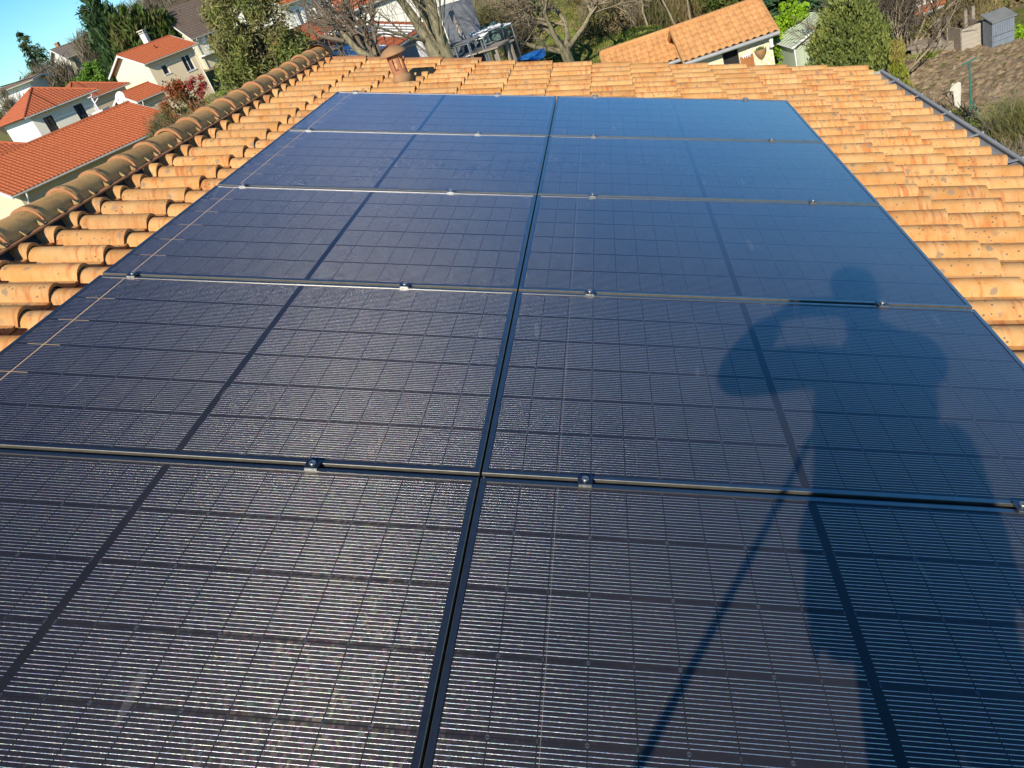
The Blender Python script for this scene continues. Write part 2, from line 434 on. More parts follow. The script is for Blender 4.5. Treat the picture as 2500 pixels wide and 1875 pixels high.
    return m
WIREHW = .00066
GLASS_L = glassmat('solar_glass_left', (-.747, .0020, (.95, .62, .30), True))
GLASS_R = glassmat('solar_glass_right', (-.851 + .010 + .0931 * 2, .0005, (.35, .28, .24), False))

# ------------------------------------------------------------------ terrain
CP = []
for az, D, z in [(-40, 45, -4.6), (-30, 45, -4.6), (-35, 65, -3.8), (-30, 85, -3.3), (-38, 110, .0), (-33, 120, 1.2), (-30, 145, 4.5), (-25, 145, 6),
                 (-20, 70, -2.8), (-20, 120, 3), (-15, 45, -4.5), (-10, 28, -4.5), (-7, 40, -4.4), (-7, 59, -4.0), (-2, 38, -5.0), (-3, 80, -3), (2, 29, -6.4),
                 (9, 27, -6.95), (13, 26, -7), (20, 24, -7), (24, 20, -7), (20, 31, -7.05), (22, 33, -7.05), (16.5, 32, -7.1), (18.5, 46, -9.2), (10, 50, -7.6), (5, 60, -6.2), (25, 60, -9.5)]:
    p = hd(az) * D; CP.append((p.x + CAM.x, p.y + CAM.y, z))
CP += [(-5, 3, -4.4), (5, 3, -6.9), (8, -10, -7), (-10, -10, -4.4), (-20, 10, -4.5), (-60, 10, -4.6), (60, 30, -9.5), (60, 120, -7), (0, 150, 4), (-60, 200, 8), (-140, 150, 0), (-150, 80, -1), (0, -40, -6), (40, -20, -8), (-60, -30, -5),
       (-4, 12, -4.6), (5, 12, -6.9), (10, 20, -7)]
CPA = np.array(CP)
def ground_np(x, y):
    x = np.asarray(x, float); y = np.asarray(y, float)
    d2 = (x[..., None] - CPA[:, 0]) ** 2 + (y[..., None] - CPA[:, 1]) ** 2 + 2.0
    wgt = d2 ** -1.7
    return (wgt * CPA[:, 2]).sum(-1) / wgt.sum(-1)
def ground(x, y): return float(ground_np(np.array([x]), np.array([y]))[0])
def on_ground(px, py, D, sink=0):
    p = at(px, py, D); return Vector((p.x, p.y, ground(p.x, p.y) - sink))
def sheet(name, xs, ys, mat, dz=0, amp=0, seed=0, mask=None, kind='structure'):
    X, Y = np.meshgrid(xs, ys)
    Z = ground_np(X, Y) + dz
    if amp:
        r = np.random.RandomState(seed)
        Z = Z + r.normal(0, amp, Z.shape)
    nx, ny = len(xs), len(ys)
    V = np.stack([X.ravel(), Y.ravel(), Z.ravel()], 1)
    i = np.arange((nx - 1) * (ny - 1)); r_ = i // (nx - 1); c_ = i % (nx - 1)
    F = np.stack([r_ * nx + c_, r_ * nx + c_ + 1, (r_ + 1) * nx + c_ + 1, (r_ + 1) * nx + c_], 1)
    if mask is not None:
        ctr = V[F].mean(1); F = F[mask(ctr[:, 0], ctr[:, 1])]
    me = bpy.data.meshes.new(name); me.from_pydata(V.tolist(), [], F.tolist()); me.materials.append(mat)
    me.polygons.foreach_set('use_smooth', [amp == 0] * len(F))
    o = bpy.data.objects.new(name, me); COL.objects.link(o); o['kind'] = kind
    return o
def groundmat():
    m, t, b = newmat('ground_mix')
    v = coords(t)
    g = mixc(t, ramp(t, noise(t, v, .8, 6, .7), .35, .65), (.16, .21, .035), (.30, .25, .10))
    g = mixc(t, ramp(t, noise(t, v, 5, 5, .7), .45, .7), g, (.11, .13, .035))
    d = mixc(t, noise(t, v, 3, 6, .7), (.30, .23, .13), (.20, .16, .08))
    f = ramp(t, noise(t, v, .22, 4, .6), .52, .62)
    L(t, mixc(t, f, g, d), b.inputs['Base Color']); b.inputs['Roughness'].default_value = .95; b.inputs['Specular IOR Level'].default_value = .1
    bump(t, b, noise(t, v, 9, 6, .7), .8, .12)
    return m
GROUND = groundmat()
xs = np.concatenate([np.linspace(-320, -60, 20)[:-1], np.linspace(-60, 30, 120)[:-1], np.linspace(30, 320, 24)])
ys = np.concatenate([np.linspace(-120, -10, 12)[:-1], np.linspace(-10, 80, 110)[:-1], np.linspace(80, 420, 40)])
sheet('ground', xs, ys, GROUND)
SOIL = simple('tilled_soil', (.36, .27, .17), (.21, .15, .09), 2.5, .95, bst=.9, bscale=9, dist=.08, spec=.1)
LAWN = simple('lawn', (.11, .17, .03), (.18, .18, .06), 1.6, .95, bst=.8, bscale=22, dist=.05, spec=.1)
def soilmask(x, y):
    # right hand garden, beyond the cone shaped shrub
    az = np.degrees(np.arctan2(x - CAM.x, y - CAM.y)); D = np.hypot(x - CAM.x, y - CAM.y)
    return (az > 14.2) & (D > 24.3 + .45 * np.sin(az * 2.1)) & (D < 31.6 - (az - 19.5) * .12) & (x < 17)
sheet('tilled_garden_soil', np.linspace(5, 17, 100), np.linspace(18, 33, 125), SOIL, .03, .035, 3, soilmask)
sheet('lawn', np.linspace(4, 20, 60), np.linspace(8, 24, 60), LAWN, .012, 0, 4, lambda x, y: (np.hypot(x - CAM.x, y - CAM.y) < 24.6))

# ------------------------------------------------------------------ roof frame (u down the slope, v along the ridge, n normal)
AL = R(18.5)
EU = Vector((math.cos(AL), 0, -math.sin(AL))); EV = Vector((0, 1, 0)); EN = Vector((math.sin(AL), 0, math.cos(AL)))
def P(u, v, h): return EU * u + EV * v + EN * h
ROOFM = Matrix(((EU.x, EV.x, EN.x, 0), (EU.y, EV.y, EN.y, 0), (EU.z, EV.z, EN.z, 0), (0, 0, 0, 1)))
# ------------------------------------------------------------------ own house with its tiled roof
house = empty('house', (0, 0, 0), 'house under the solar panels with weathered tan clay tile roof', 'house')
CREST, CHAN = -.082, -.140
PITCH, EXPO = .214, .376
PROF = [(-.03, -.004), (.0, .012), (.035, .032), (.09, .046), (.17, .055), (.27, .058), (.37, .053), (.46, .040), (.53, .026), (.60, .013), (.68, .004), (.78, .0), (.92, .0), (1.02, .003)]
def tiles(name, u0, u1, v0, v1, crest_v, mat, parent, eave_u, skip=lambda c, r: False):
    K = len(PROF); vs = []; fs = []; sm = []; tid = []
    rows = int((v1 - v0) / PITCH) + 1
    ncs = int(round((eave_u - u0) / EXPO)) + 1
    r_ = random.Random(5)
    for c in range(ncs):
        ue = eave_u - c * EXPO            # lower end of this tile
        us = max(ue - EXPO - .06, u0)
        if ue < u0 + .03: continue
        for r in range(rows):
            vb = v1 - (r + 1) * PITCH
            if skip(ue, vb): continue
            tv = r_.random(); jl = r_.uniform(-.007, .007); jh = r_.uniform(-.0025, .0025); js = r_.uniform(-.004, .004); tw = r_.uniform(-.006, .006)
            base = len(vs)
            ST = 3
            for k in range(ST + 1):
                f = k / ST
                u = us + (ue + jl - us) * f
                lift = -.022 + .022 * (u - (ue - EXPO)) / EXPO + jh
                taper = .97 + .03 * f
                for s, h in PROF:
                    vs.append(P(u, vb + PITCH * (.5 + (s - .5) * taper) + js + tw * (f - .5), CHAN + h * taper + lift)); tid.append(tv)
            for k in range(ST):
                for i in range(K - 1):
                    a = base + k * K + i
                    fs.append([a, a + K, a + K + 1, a + 1]); sm.append(True)
            e = len(vs)
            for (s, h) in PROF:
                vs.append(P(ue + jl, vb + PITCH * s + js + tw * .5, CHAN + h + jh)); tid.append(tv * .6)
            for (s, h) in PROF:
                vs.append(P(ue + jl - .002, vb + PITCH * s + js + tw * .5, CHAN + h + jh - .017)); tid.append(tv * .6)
            for i in range(K - 1):
                fs.append([e + i, e + K + i, e + K + i + 1, e + i + 1]); sm.append(False)
    me = bpy.data.meshes.new(name); me.from_pydata([tuple(p) for p in vs], [], fs)
    me.polygons.foreach_set('use_smooth', sm)
    a = me.attributes.new('tid', 'FLOAT', 'POINT'); a.data.foreach_set('value', tid)
    me.materials.append(mat)
    o = bpy.data.objects.new(name, me); COL.objects.link(o); o.parent = parent
    return o
VEND = 6.714; VSTART = -5.2
EAVE = 2.885
def skipv(ue, vb): return (abs(ue + 1.25 + 0.0) < .05 and 5.45 < vb < 5.60)
roof = tiles('roof', -2.47, EAVE, VSTART, VEND, 0, CLAY, house, EAVE)
# underside board, verge and ridge
mb = MB()
c = [P(-2.56, VSTART, -.20), P(2.80, VSTART, -.20), P(2.80, VEND - .02, -.20), P(-2.56, VEND - .02, -.20)]
d = [p - EN * .10 for p in c]
mb.add(c + d, [[0, 1, 2, 3], [7, 6, 5, 4], [0, 4, 5, 1], [1, 5, 6, 2], [2, 6, 7, 3], [3, 7, 4, 0]])
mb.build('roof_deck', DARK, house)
# far side of the roof (falls away behind the ridge)
RX = (P(-2.62, 0, -.108)).x
mb = MB()
RZ = P(-2.62, 0, -.108).z
TA = math.tan(AL)
nrow = int((VEND - VSTART) / PITCH)
for c_ in range(14):
    xa = RX - .02 - c_ * .357; xb = xa - .40
    za = RZ - .06 - (RX - xa) * TA - .02; zb = RZ - .06 - (RX - xb) * TA + .012
    vs = []; fs = []
    for r in range(nrow):
        for s, h in PROF[1:-1]:
            v = VSTART + (r + s) * PITCH
            vs.append((xa, v, za + h)); vs.append((xb, v, zb + h))
    fs = [[2 * i, 2 * i + 2, 2 * i + 3, 2 * i + 1] for i in range(len(vs) // 2 - 1)]
    mb.add(vs, fs, 0, True)
mb.build('rear_roof', CLAY, house)
# ridge caps: one mesh, capping tiles that overlap
def ridge():
    mb = MB(); tid = []
    cu, ch, r0 = -2.567, -.112, .098
    cz = P(cu, 0, ch)
    per = .305
    n = int((VEND + .12 - VSTART) / per)
    rr = random.Random(3)
    for i in range(n):
        vf = VEND + .10 - i * per          # far end
        vn = vf - per - .035               # near end, lies over the next
        jr = rr.uniform(-.003, .003); jz = rr.uniform(-.003, .003); jx = rr.uniform(-.003, .003)
        secs = [(vf, .088), (vf - .10, .090), (vf - .20, .095), (vn + .075, .099), (vn + .045, .100), (vn + .04, .104), (vn + .012, .1045), (vn, .102)]
        A = [R(x) for x in range(-6, 187, 12)]
        vs = []
        for v, rad in secs:
            for a in A:
                vs.append(cz + Vector((math.cos(a) * (rad + jr) * 1.04 + jx, v, math.sin(a) * (rad + jr) + jz)))
        K = len(A)
        fs = [[k * K + j, k * K + j + 1, (k + 1) * K + j + 1, (k + 1) * K + j] for k in range(len(secs) - 1) for j in range(K - 1)]
        split = [f for f in fs if f[0] // K < 4]; coll = [f for f in fs if f[0] // K >= 4]
        n0 = len(mb.v); mb.add(vs, split, 0, True); 
        mb.v = mb.v[:n0]; tmp = [tuple(p) for p in vs]; mb.v += tmp
        for f in coll:
            mb.f.append([x + n0 for x in f]); mb.m.append(1 if 4 <= (f[0] // K) <= 7 and rr.random() < .3 else 0); mb.sm.append(True)
        tid += [rr.random()] * len(vs)
        # near end thickness
        n0 = len(mb.v)
        ring = []
        for rad in (.104, .088):
            for a in A: ring.append(cz + Vector((math.cos(a) * (rad + jr) * 1.04 + jx, vn, math.sin(a) * (rad + jr) + jz)))
        mb.add(ring, [[j, j + 1, K + j + 1, K + j] for j in range(K - 1)], 1); tid += [.5] * len(ring)
        # fins (moulded locking lugs) along the lower flank, three per cap
        for q in range(2):
            v = vf - .085 - q * .13 + rr.uniform(-.012, .012)
            a0, a1 = R(0), R(38)
            b0 = cz + Vector((.126, v, -.004))
            b1 = cz + Vector((.094, v, -.002))
            b2 = cz + Vector((.101, v, .028))
            b3 = cz + Vector((.104, v + .05, .008))
            n1 = len(mb.v); mb.add([b0, b1, b2, b3], [[0, 1, 2], [0, 2, 3], [0, 3, 1]], 2); tid += [rr.random()] * 4
    # drip edge
    def strip(pts, mi):
        n1 = len(mb.v); vs = []
        for v in (VSTART, VEND + .05):
            for (dx, dz) in pts: vs.append(cz + Vector((dx, v, dz)))
        K = len(pts); mb.add(vs, [[j, (j + 1) % K, K + (j + 1) % K, K + j] for j in range(K)], mi)
        tid.extend([.4] * len(vs))
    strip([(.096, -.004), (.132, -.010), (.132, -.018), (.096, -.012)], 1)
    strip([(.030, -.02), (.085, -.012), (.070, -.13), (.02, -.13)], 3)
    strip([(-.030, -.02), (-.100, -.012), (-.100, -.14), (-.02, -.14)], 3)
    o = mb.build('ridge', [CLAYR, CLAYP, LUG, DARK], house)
    a = o.data.attributes.new('tid', 'FLOAT', 'POINT'); a.data.foreach_set('value', tid)
    return cz
LUG = simple('clay_lug', (.42, .29, .13), (.32, .21, .09), 12, .85)
cz = ridge()
# end of the ridge and verge strip
mb = MB()
K = 13
vs = [cz + Vector((math.cos(a) * .135, VEND + .13 + dv, math.sin(a) * .125 - .01)) for dv in (-.12, 0) for a in [R(x) for x in range(-10, 191, 20)]]
K = 11
mb.add(vs, [[j, j + 1, K + j + 1, K + j] for j in range(K - 1)] + [list(range(K, 2 * K))], 0, True)
for k in range(4):
    u0 = -2.50 + k * .40; u1 = u0 + .44
    vs = []
    for u, rr_ in ((u0, .040), (u1, .048)):
        for a in [R(x) for x in range(-20, 201, 20)]:
            vs.append(P(u, VEND + .045 + math.cos(a) * rr_, -.150 + math.sin(a) * rr_ * .9 + (.01 if u == u1 else 0)))
    K = 12
    mb.add(vs, [[j, j + 1, K + j + 1, K + j] for j in range(K - 1)], 0, True)
mb.build('verge_cap', CLAYP, house)
# dark sheet in the gap under the ridge, behind the first tile heads
mb = MB()
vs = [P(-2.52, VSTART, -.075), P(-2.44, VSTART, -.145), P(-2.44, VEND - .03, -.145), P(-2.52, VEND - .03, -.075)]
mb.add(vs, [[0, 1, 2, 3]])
mb.build('ridge_gap_sheet', simple('gap_sheet', (.05, .06, .075), (.03, .035, .04), 9, .6, bst=.6, dist=.02), house)
# gutter
def gutter(parent):
    g = MB(); cu, chh, rad = EAVE + .10, -.168, .066
    cc = P(cu, 0, chh)
    A = [R(x) for x in range(175, 371, 15)]
    vs = []
    for v in (VSTART, VEND - .10):
        for rr_ in (rad, rad - .003):
            for a in A: vs.append(Vector((cc.x + math.cos(a) * rr_, v, cc.z + math.sin(a) * rr_)))
    K = len(A)
    fs = [[j, j + 1, 2 * K + j + 1, 2 * K + j] for j in range(K - 1)] + [[K + j, 3 * K + j, 3 * K + j + 1, K + j + 1] for j in range(K - 1)]
    g.add(vs, fs, 0, True)
    for s_ in (-1, 1):
        g.tube([(cc.x + s_ * rad, VSTART, cc.z + .008), (cc.x + s_ * rad, VEND - .10, cc.z + .008)], .014 if s_ > 0 else .006, 8)
    # end stop
    vs = [Vector((cc.x + math.cos(a) * rad, VEND - .10, cc.z + math.sin(a) * rad)) for a in A]
    g.add(vs, [list(range(K))])
    go = g.build('gutter', ZINC, parent)
    for k in range(18):
        v = VEND - .55 - k * .62
        b = MB(); 
        b.tube([(cc.x + rad + .006, v, cc.z + .008), (cc.x + rad + .02, v, cc.z + .005)], .014, 8)
        b.box((cc.x, v, cc.z + .008), (.125, .025, .003))
        b.build('gutter_bracket', ZINC, go)
gutter(house)
# walls of the house
wb_ = MB()
xr, xl, y0, y1 = 2.42, 2 * RX - 2.42, VSTART + .3, VEND - .35
zt = P(2.5, 0, -.3).z - .05; zap = RZ - .34
pts = [(xl, zt), (RX, zap), (xr, zt)]
for y in (y0, y1):
    pass
zg = -8.2
v8 = [(xl, y0, zg), (xr, y0, zg), (xr, y0, zt), (RX, y0, zap), (xl, y0, zt), (xl, y1, zg), (xr, y1, zg), (xr, y1, zt), (RX, y1, zap), (xl, y1, zt)]
wb_.add(v8, [[0, 1, 2, 3, 4], [9, 8, 7, 6, 5], [1, 6, 7, 2], [5, 0, 4, 9]])
wb_.build('wall', CREAM, house)
# ------------------------------------------------------------------ terracotta roof vent
def vent():
    # where the vent stands on the tiles
    bu, bv = -1.42, 5.60
    o = P(bu, bv, -.12)
    root = bpy.data.objects.new('roof_vent', None); COL.objects.link(root); root.location = o; root.scale = (.84, .84, .82); root.parent = house
    root['label'] = 'mushroom-capped terracotta roof vent'
    base = MB()
    base.lathe([(.0, -.02), (.106, -.02), (.106, .055), (.100, .066), (.084, .075), (.083, .10)], 28)
    base.build('vent_base', VENT, root)
    body = MB()
    nA = 28; zs = [.10, .135, .255, .275, .30]
    for rr_, flip in ((.082, False), (.068, True)):
        for i in range(nA):
            for j in range(len(zs) - 1):
                slot = (i % 4 in (0, 1))
                if slot and j == 1: continue
                a, b = 2 * PI * i / nA, 2 * PI * (i + 1) / nA
                q = [(rr_ * math.cos(a), rr_ * math.sin(a), zs[j]), (rr_ * math.cos(b), rr_ * math.sin(b), zs[j]), (rr_ * math.cos(b), rr_ * math.sin(b), zs[j + 1]), (rr_ * math.cos(a), rr_ * math.sin(a), zs[j + 1])]
                if slot and j == 2:
                    mdl = (a + b) / 2
                    # arched head
                    if i % 4 == 0: q[0] = (rr_ * math.cos(a), rr_ * math.sin(a), zs[1] + .115); q[1] = (rr_ * math.cos(b), rr_ * math.sin(b), zs[3] - .003)
                    else: q[1] = (rr_ * math.cos(b), rr_ * math.sin(b), zs[1] + .115); q[0] = (rr_ * math.cos(a), rr_ * math.sin(a), zs[3] - .003)
                body.add(q, [[0, 1, 2, 3] if not flip else [3, 2, 1, 0]])
    for i in range(nA):
        a = 2 * PI * i / nA
        if i % 4 in (0, 2):
            body.add([(.082 * math.cos(a), .082 * math.sin(a), zs[1]), (.068 * math.cos(a), .068 * math.sin(a), zs[1]), (.068 * math.cos(a), .068 * math.sin(a), zs[2] + .01), (.082 * math.cos(a), .082 * math.sin(a), zs[2] + .01)], [[0, 1, 2, 3]])
    body.build('vent_body', CLAYPV, root)
    cap = MB()
    cap.lathe([(.0, .305), (.07, .302), (.135, .296), (.150, .302), (.148, .312), (.128, .336), (.095, .360), (.05, .378), (.02, .384), (.0, .385)], 28)
    cap.build('vent_cap', VENT, root)
CLAYPV = simple('clay_vent_body', (.46, .19, .10), (.38, .17, .09), 8, .85)
vent()
# ------------------------------------------------------------------ solar panels
PL, PW, GX, GY = 1.726, 1.134, .007, .020
SU, SV = PL + GX, PW + GY
def frame_mesh():
    mb = MB(); X, Y = PL / 2, PW / 2; l = .015; H = .035
    def ring(x, y, z): return [Vector((-x, -y, z)), Vector((x, -y, z)), Vector((x, y, z)), Vector((-x, y, z))]
    # mi 0: black top lip ; 1: flank
    prof = [(X - l, Y - l, -.003, 0), (X - l, Y - l, .0, 0), (X - .0012, Y - .0012, .0, 0), (X, Y, -.0012, 1), (X, Y, -.010, 1), (X - .0012, Y - .0012, -.011, 0), (X - .0012, Y - .0012, -.016, 1), (X, Y, -.017, 1), (X, Y, -H, 0), (X - .012, Y - .012, -H, 0)]
    rs = [ring(a, b, c) for a, b, c, _ in prof]
    for i in range(len(rs) - 1):
        vs = rs[i] + rs[i + 1]; mi = prof[i][3] if i not in (2,) else 1
        mb.add(vs, [[k, 4 + k, 4 + (k + 1) % 4, (k + 1) % 4] for k in range(4)], mi)
    # back sheet
    mb.add(ring(X - .012, Y - .012, -.008), [[3, 2, 1, 0]], 0)
    return mb
PANELG = 'black framed solar panels laid in two columns on the roof'
rowname = ['farthest row', 'second row from far end', 'middle row', 'fourth row', 'nearest row']
pf = None
for i in range(5):
    for j in (0, 1):
        root = bpy.data.objects.new('solar_panel', None); COL.objects.link(root)
        rr_ = random.Random(i * 2 + j)
        u = (j - .5) * SU; v = 4 * SV - (i + .5) * SV
        root.matrix_world = Matrix.Translation(P(u, v, 0)) @ ROOFM
        side = 'left column beside the ridge tiles' if j == 0 else 'right column towards the gutter'
        tag(root, 'black solar panel in the %s, %s' % (rowname[i], side) if i != 3 else 'black solar panel in the fourth row, %s' % side, 'solar panel', PANELG)
        if pf is None:
            pf = frame_mesh().build('frame', [ALU, ALUS], root)
            g = MB(); g.add([(-PL / 2 + .012, -PW / 2 + .012, -.0025), (PL / 2 - .012, -PW / 2 + .012, -.0025), (PL / 2 - .012, PW / 2 - .012, -.0025), (-PL / 2 + .012, PW / 2 - .012, -.0025)], [[0, 1, 2, 3]])
            pg = g.build('glass', GLASS_L, root); g2 = g.build('glass', GLASS_R, root)
            gm = {0: pg.data, 1: g2.data}
            bpy.data.objects.remove(g2)
        else:
            f = pf.copy(); COL.objects.link(f); f.parent = root
            g = bpy.data.objects.new('glass', gm[j]); COL.objects.link(g); g.parent = root
# ------------------------------------------------------------------ clamps
def uv_of(px, py, h=0):
    d = ray(px, py); t = (h - CAM.dot(EN)) / d.dot(EN); p = CAM + d * t
    return p.dot(EU), p.dot(EV)
F = 2500 / 2212
def clamp(u, v, label, endc=False):
    root = bpy.data.objects.new('panel_clamp', None); COL.objects.link(root)
    root.matrix_world = Matrix.Translation(P(u, v, 0)) @ ROOFM
    tag(root, label, 'clamp', 'clamps holding the solar panels')
    if not CL:
        a = MB(); a.box((0, 0, .0040), (.040, .040, .004), bev=.003)
        a.box((0, -.0205, .0026), (.034, .0025, .0045), mi=1)  # front lip in lighter metal, painting its sunlit edge
        a.box((0, .0205, .0020), (.034, .0025, .006), mi=0)
        a.box((0, 0, -.012), (.014, .014, .028), mi=0)
        CL.append(a.build('plate', [CLAMPM, STEEL], root))
        b = MB(); b.lathe([(.0, .0085), (.0045, .0085), (.005, .0078), (.0055, .0118), (.0090, .0118), (.0096, .0105), (.0096, .007)], 14)
        CL.append(b.build('bolt', STEEL, root))
    else:
        for c in CL:
            k = c.copy(); COL.objects.link(k); k.parent = root
CL = []
CLP = {0: [(770, 197), (1073, 206), (1286, 207), (1608, 211)], 1: [(672, 277), (1032, 290), (1282, 298), (1667, 303)], 2: [(527, 400), (973, 416), (1280, 427), (1758, 440)],
       3: [(290, 592), (873, 621), (1274, 637), (1905, 657)], 4: [(-60, 965), (677, 1003), (1264, 1036), (2200, 1084)]}
sn = ['far edge of the panels', 'farthest seam', 'second seam', 'third seam', 'nearest seam']
pn = ['left of four', 'second from left', 'third from left', 'right of four']
for k, lst in CLP.items():
    for q, (x, y) in enumerate(lst):
        if x < 0: u = -1.59
        else: u, _ = uv_of(x * F, y * F)
        v = (4 - k) * SV + (GY / 2 * .0 if k else -.005)
        clamp(u, v, 'small black bolted clamp on the %s, %s' % (sn[k], pn[q]))
for k, u in enumerate((-1.27, -.33, .33, 1.28)):
    mb = MB(); mb.box((0, 0, 0), (.04, 5.8, .036))
    o = mb.build('mounting_rail', RAILM); o.matrix_world = Matrix.Translation(P(u, 1.74, -.0535)) @ ROOFM
    tag(o, 'aluminium rail running under the panels, %s' % pn[k], 'rail', 'rails carrying the panels')

# ------------------------------------------------------------------ person taking the picture (stands behind the camera, casts the shadow)
def skin(name, joints, edges, mat, parent=None, root=0, sub=2):
    """joints: list of (co, rx, ry)"""
    bm = bmesh.new(); lay = bm.verts.layers.skin.verify()
    vs = []
    for i, (co, rx, ry) in enumerate(joints):
        v = bm.verts.new(co); v[lay].radius = (rx, ry); v[lay].use_root = (i == root); vs.append(v)
    for a, b in edges: bm.edges.new((vs[a], vs[b]))
    me = bpy.data.meshes.new(name); bm.to_mesh(me); bm.free()
    o = bpy.data.objects.new(name, me); COL.objects.link(o)
    m = o.modifiers.new('s', 'SKIN'); m.use_smooth_shade = True; m.branch_smoothing = .6
    m2 = o.modifiers.new('b', 'SUBSURF'); m2.levels = sub; m2.render_levels = sub
    dg = bpy.context.evaluated_depsgraph_get(); dg.update()
    ev = o.evaluated_get(dg); nm = bpy.data.meshes.new_from_object(ev)
    o.modifiers.clear(); o.data = nm; nm.materials.clear(); nm.materials.append(mat)
    for p in nm.polygons: p.use_smooth = True
    if parent is not None: o.parent = parent
    return o
SKINM = simple('skin', (.55, .36, .27), (.50, .32, .24), 6, .6, bst=.05)
JACK = simple('jacket_navy', (.045, .06, .10), (.03, .04, .07), 8, .9, bst=.4)
TROU = simple('trousers_grey', (.10, .10, .11), (.07, .07, .08), 8, .9, bst=.4)
BOOT = simple('boot', (.05, .04, .03), None, 8, .7)
HAIR = simple('hair_brown', (.06, .04, .025), (.035, .025, .015), 40, .7, bst=.8, stretch=(1, 1, .3))
PHONE = simple('phone_black', (.02, .02, .022), None, 4, .3, bst=0)
def person():
    # feet on the tiles
    fz = lambda x: P(x / EU.x, 0, 0).z - .100 / EU.x * 1.0
    sh = lambda x, z, Y: Vector((x, -2.07, z)) + SUN * ((Y + 2.07) / SUN.y)     # a point of the silhouette moved to depth Y
    pel = Vector((.735, -2.06, .64)); 
    chest = Vector((.765, -2.00, 1.02)); neck = Vector((.785, -1.99, 1.215)); head = Vector((.795, -1.955, 1.335)); top = Vector((.79, -1.965, 1.465))
    lsh = Vector((.625, -2.0, 1.165)); rsh = Vector((.93, -2.01, 1.13))
    lel = sh(.312, 1.228, -1.84); lwr = sh(.498, 1.408, -1.68)
    rel = Vector((.995, -1.80, .93)); rwr = Vector((.790, -1.668, 1.105))
    lhip = Vector((.665, -2.06, .60)); rhip = Vector((.82, -2.06, .58))
    lfx, rfx = .60, .84
    lkn = Vector((.64, -2.03, .14)); rkn = Vector((.83, -2.03, .10))
    lan = Vector((lfx, -2.12, fz(lfx) + .10)); ran = Vector((rfx, -2.12, fz(rfx) + .10))
    ltoe = Vector((lfx - .03, -1.93, fz(lfx - .03) + .045)); rtoe = Vector((rfx + .03, -1.93, fz(rfx + .03) + .045))
    waist = Vector((.745, -2.04, .83))
    J = [(pel, .13, .10), (waist, .125, .095), (chest, .145, .105), (neck, .055, .055), (lsh, .062, .062), (rsh, .062, .062), (lel, .042, .042), (rel, .042, .042), (lwr, .028, .028), (rwr, .028, .028),
         (lhip, .085, .085), (rhip, .085, .085), (lkn, .057, .057), (rkn, .057, .057), (lan, .040, .040), (ran, .040, .040), (ltoe, .03, .03), (rtoe, .03, .03),
         (head + Vector((0, .0, -.015)), .074, .088), (head + Vector((0, -.005, .07)), .076, .092), (top + Vector((0, 0, -.03)), .05, .06)]
    Ed = [(0, 1), (1, 2), (2, 3), (2, 4), (2, 5), (4, 6), (6, 8), (5, 7), (7, 9), (0, 10), (0, 11), (10, 12), (12, 14), (11, 13), (13, 15), (14, 16), (15, 17), (3, 18), (18, 19), (19, 20)]
    # phone axes
    pc = CAM + RIGHT * .045 - FWD * .013 + DOWN * .022
    # hands : palm + five bent fingers holding the phone ends, all behind the lens plane
    def hand(J, Ed, wi, wrist, end, sgn, first=None):
        # end : phone end centre ; sgn -1 left end, +1 right end
        palm = end + RIGHT * sgn * .030 - FWD * .030 + DOWN * .018
        pi = len(J); J.append((palm, .026, .015)); Ed.append((wi, pi))
        up_ = -DOWN
        for q in range(4):
            kn = end + RIGHT * sgn * (.016) - FWD * .002 + up_ * (.030 - q * .019)
            k1 = kn - RIGHT * sgn * .004 + FWD * .004
            ln = (.030, .034, .032, .024)[q]
            b0 = palm + up_ * (.026 - q * .017)
            b1 = kn + RIGHT * sgn * .010 - FWD * .004
            b2 = kn - RIGHT * sgn * ln * .55 + FWD * (.010 if sgn > 0 else -.002)
            b2 = kn - RIGHT * sgn * ln * .4 - FWD * .001
            i0 = len(J); J += [(b0, .010, .010), (b1, .009, .009), (b2, .0075, .0075)]; Ed += [(pi, i0), (i0, i0 + 1), (i0 + 1, i0 + 2)]
        t0 = palm + DOWN * .026 - RIGHT * sgn * .006; t1 = end - RIGHT * sgn * .012 - FWD * .024 + DOWN * .030; t2 = end - RIGHT * sgn * .030 - FWD * .018 + DOWN * .012
        i0 = len(J); J += [(t0, .012, .012), (t1, .0105, .0105), (t2, .009, .009)]; Ed += [(pi, i0), (i0, i0 + 1), (i0 + 1, i0 + 2)]
    hand(J, Ed, 8, lwr, pc - RIGHT * .078, -1)
    hand(J, Ed, 9, rwr, pc + RIGHT * .078, 1)
    body = skin('person', J, Ed, SKINM)
    tag(body, 'person in navy jacket and grey trousers standing behind the panels, photographing with a phone', 'person')
    # face details
    def ell(name, c, r, mat):
        bm = bmesh.new(); bmesh.ops.create_uvsphere(bm, u_segments=14, v_segments=10, radius=1)
        for v in bm.verts: v.co = Vector((v.co.x * r[0], v.co.y * r[1], v.co.z * r[2])) + Vector(c)
        me = bpy.data.meshes.new(name); bm.to_mesh(me); bm.free(); me.materials.append(mat)
        for p in me.polygons: p.use_smooth = True
        o = bpy.data.objects.new(name, me); COL.objects.link(o); o.parent = body; return o
    hc = head + Vector((0, .0, .03))
    for s_ in (-1, 1):
        ell('ear', hc + Vector((s_ * .080, -.01, -.015)), (.010, .020, .030), SKINM)
        ell('eye', hc + Vector((s_ * .031, .083, -.012)), (.013, .008, .009), PAINT)
    ell('nose', hc + Vector((0, .098, -.035)), (.013, .020, .024), SKINM)
    ell('mouth', hc + Vector((0, .083, -.072)), (.024, .008, .006), CLAYP)
    ell('hair', hc + Vector((0, -.012, .040)), (.088, .100, .078), HAIR)
    X_ = Vector((1, 0, 0))
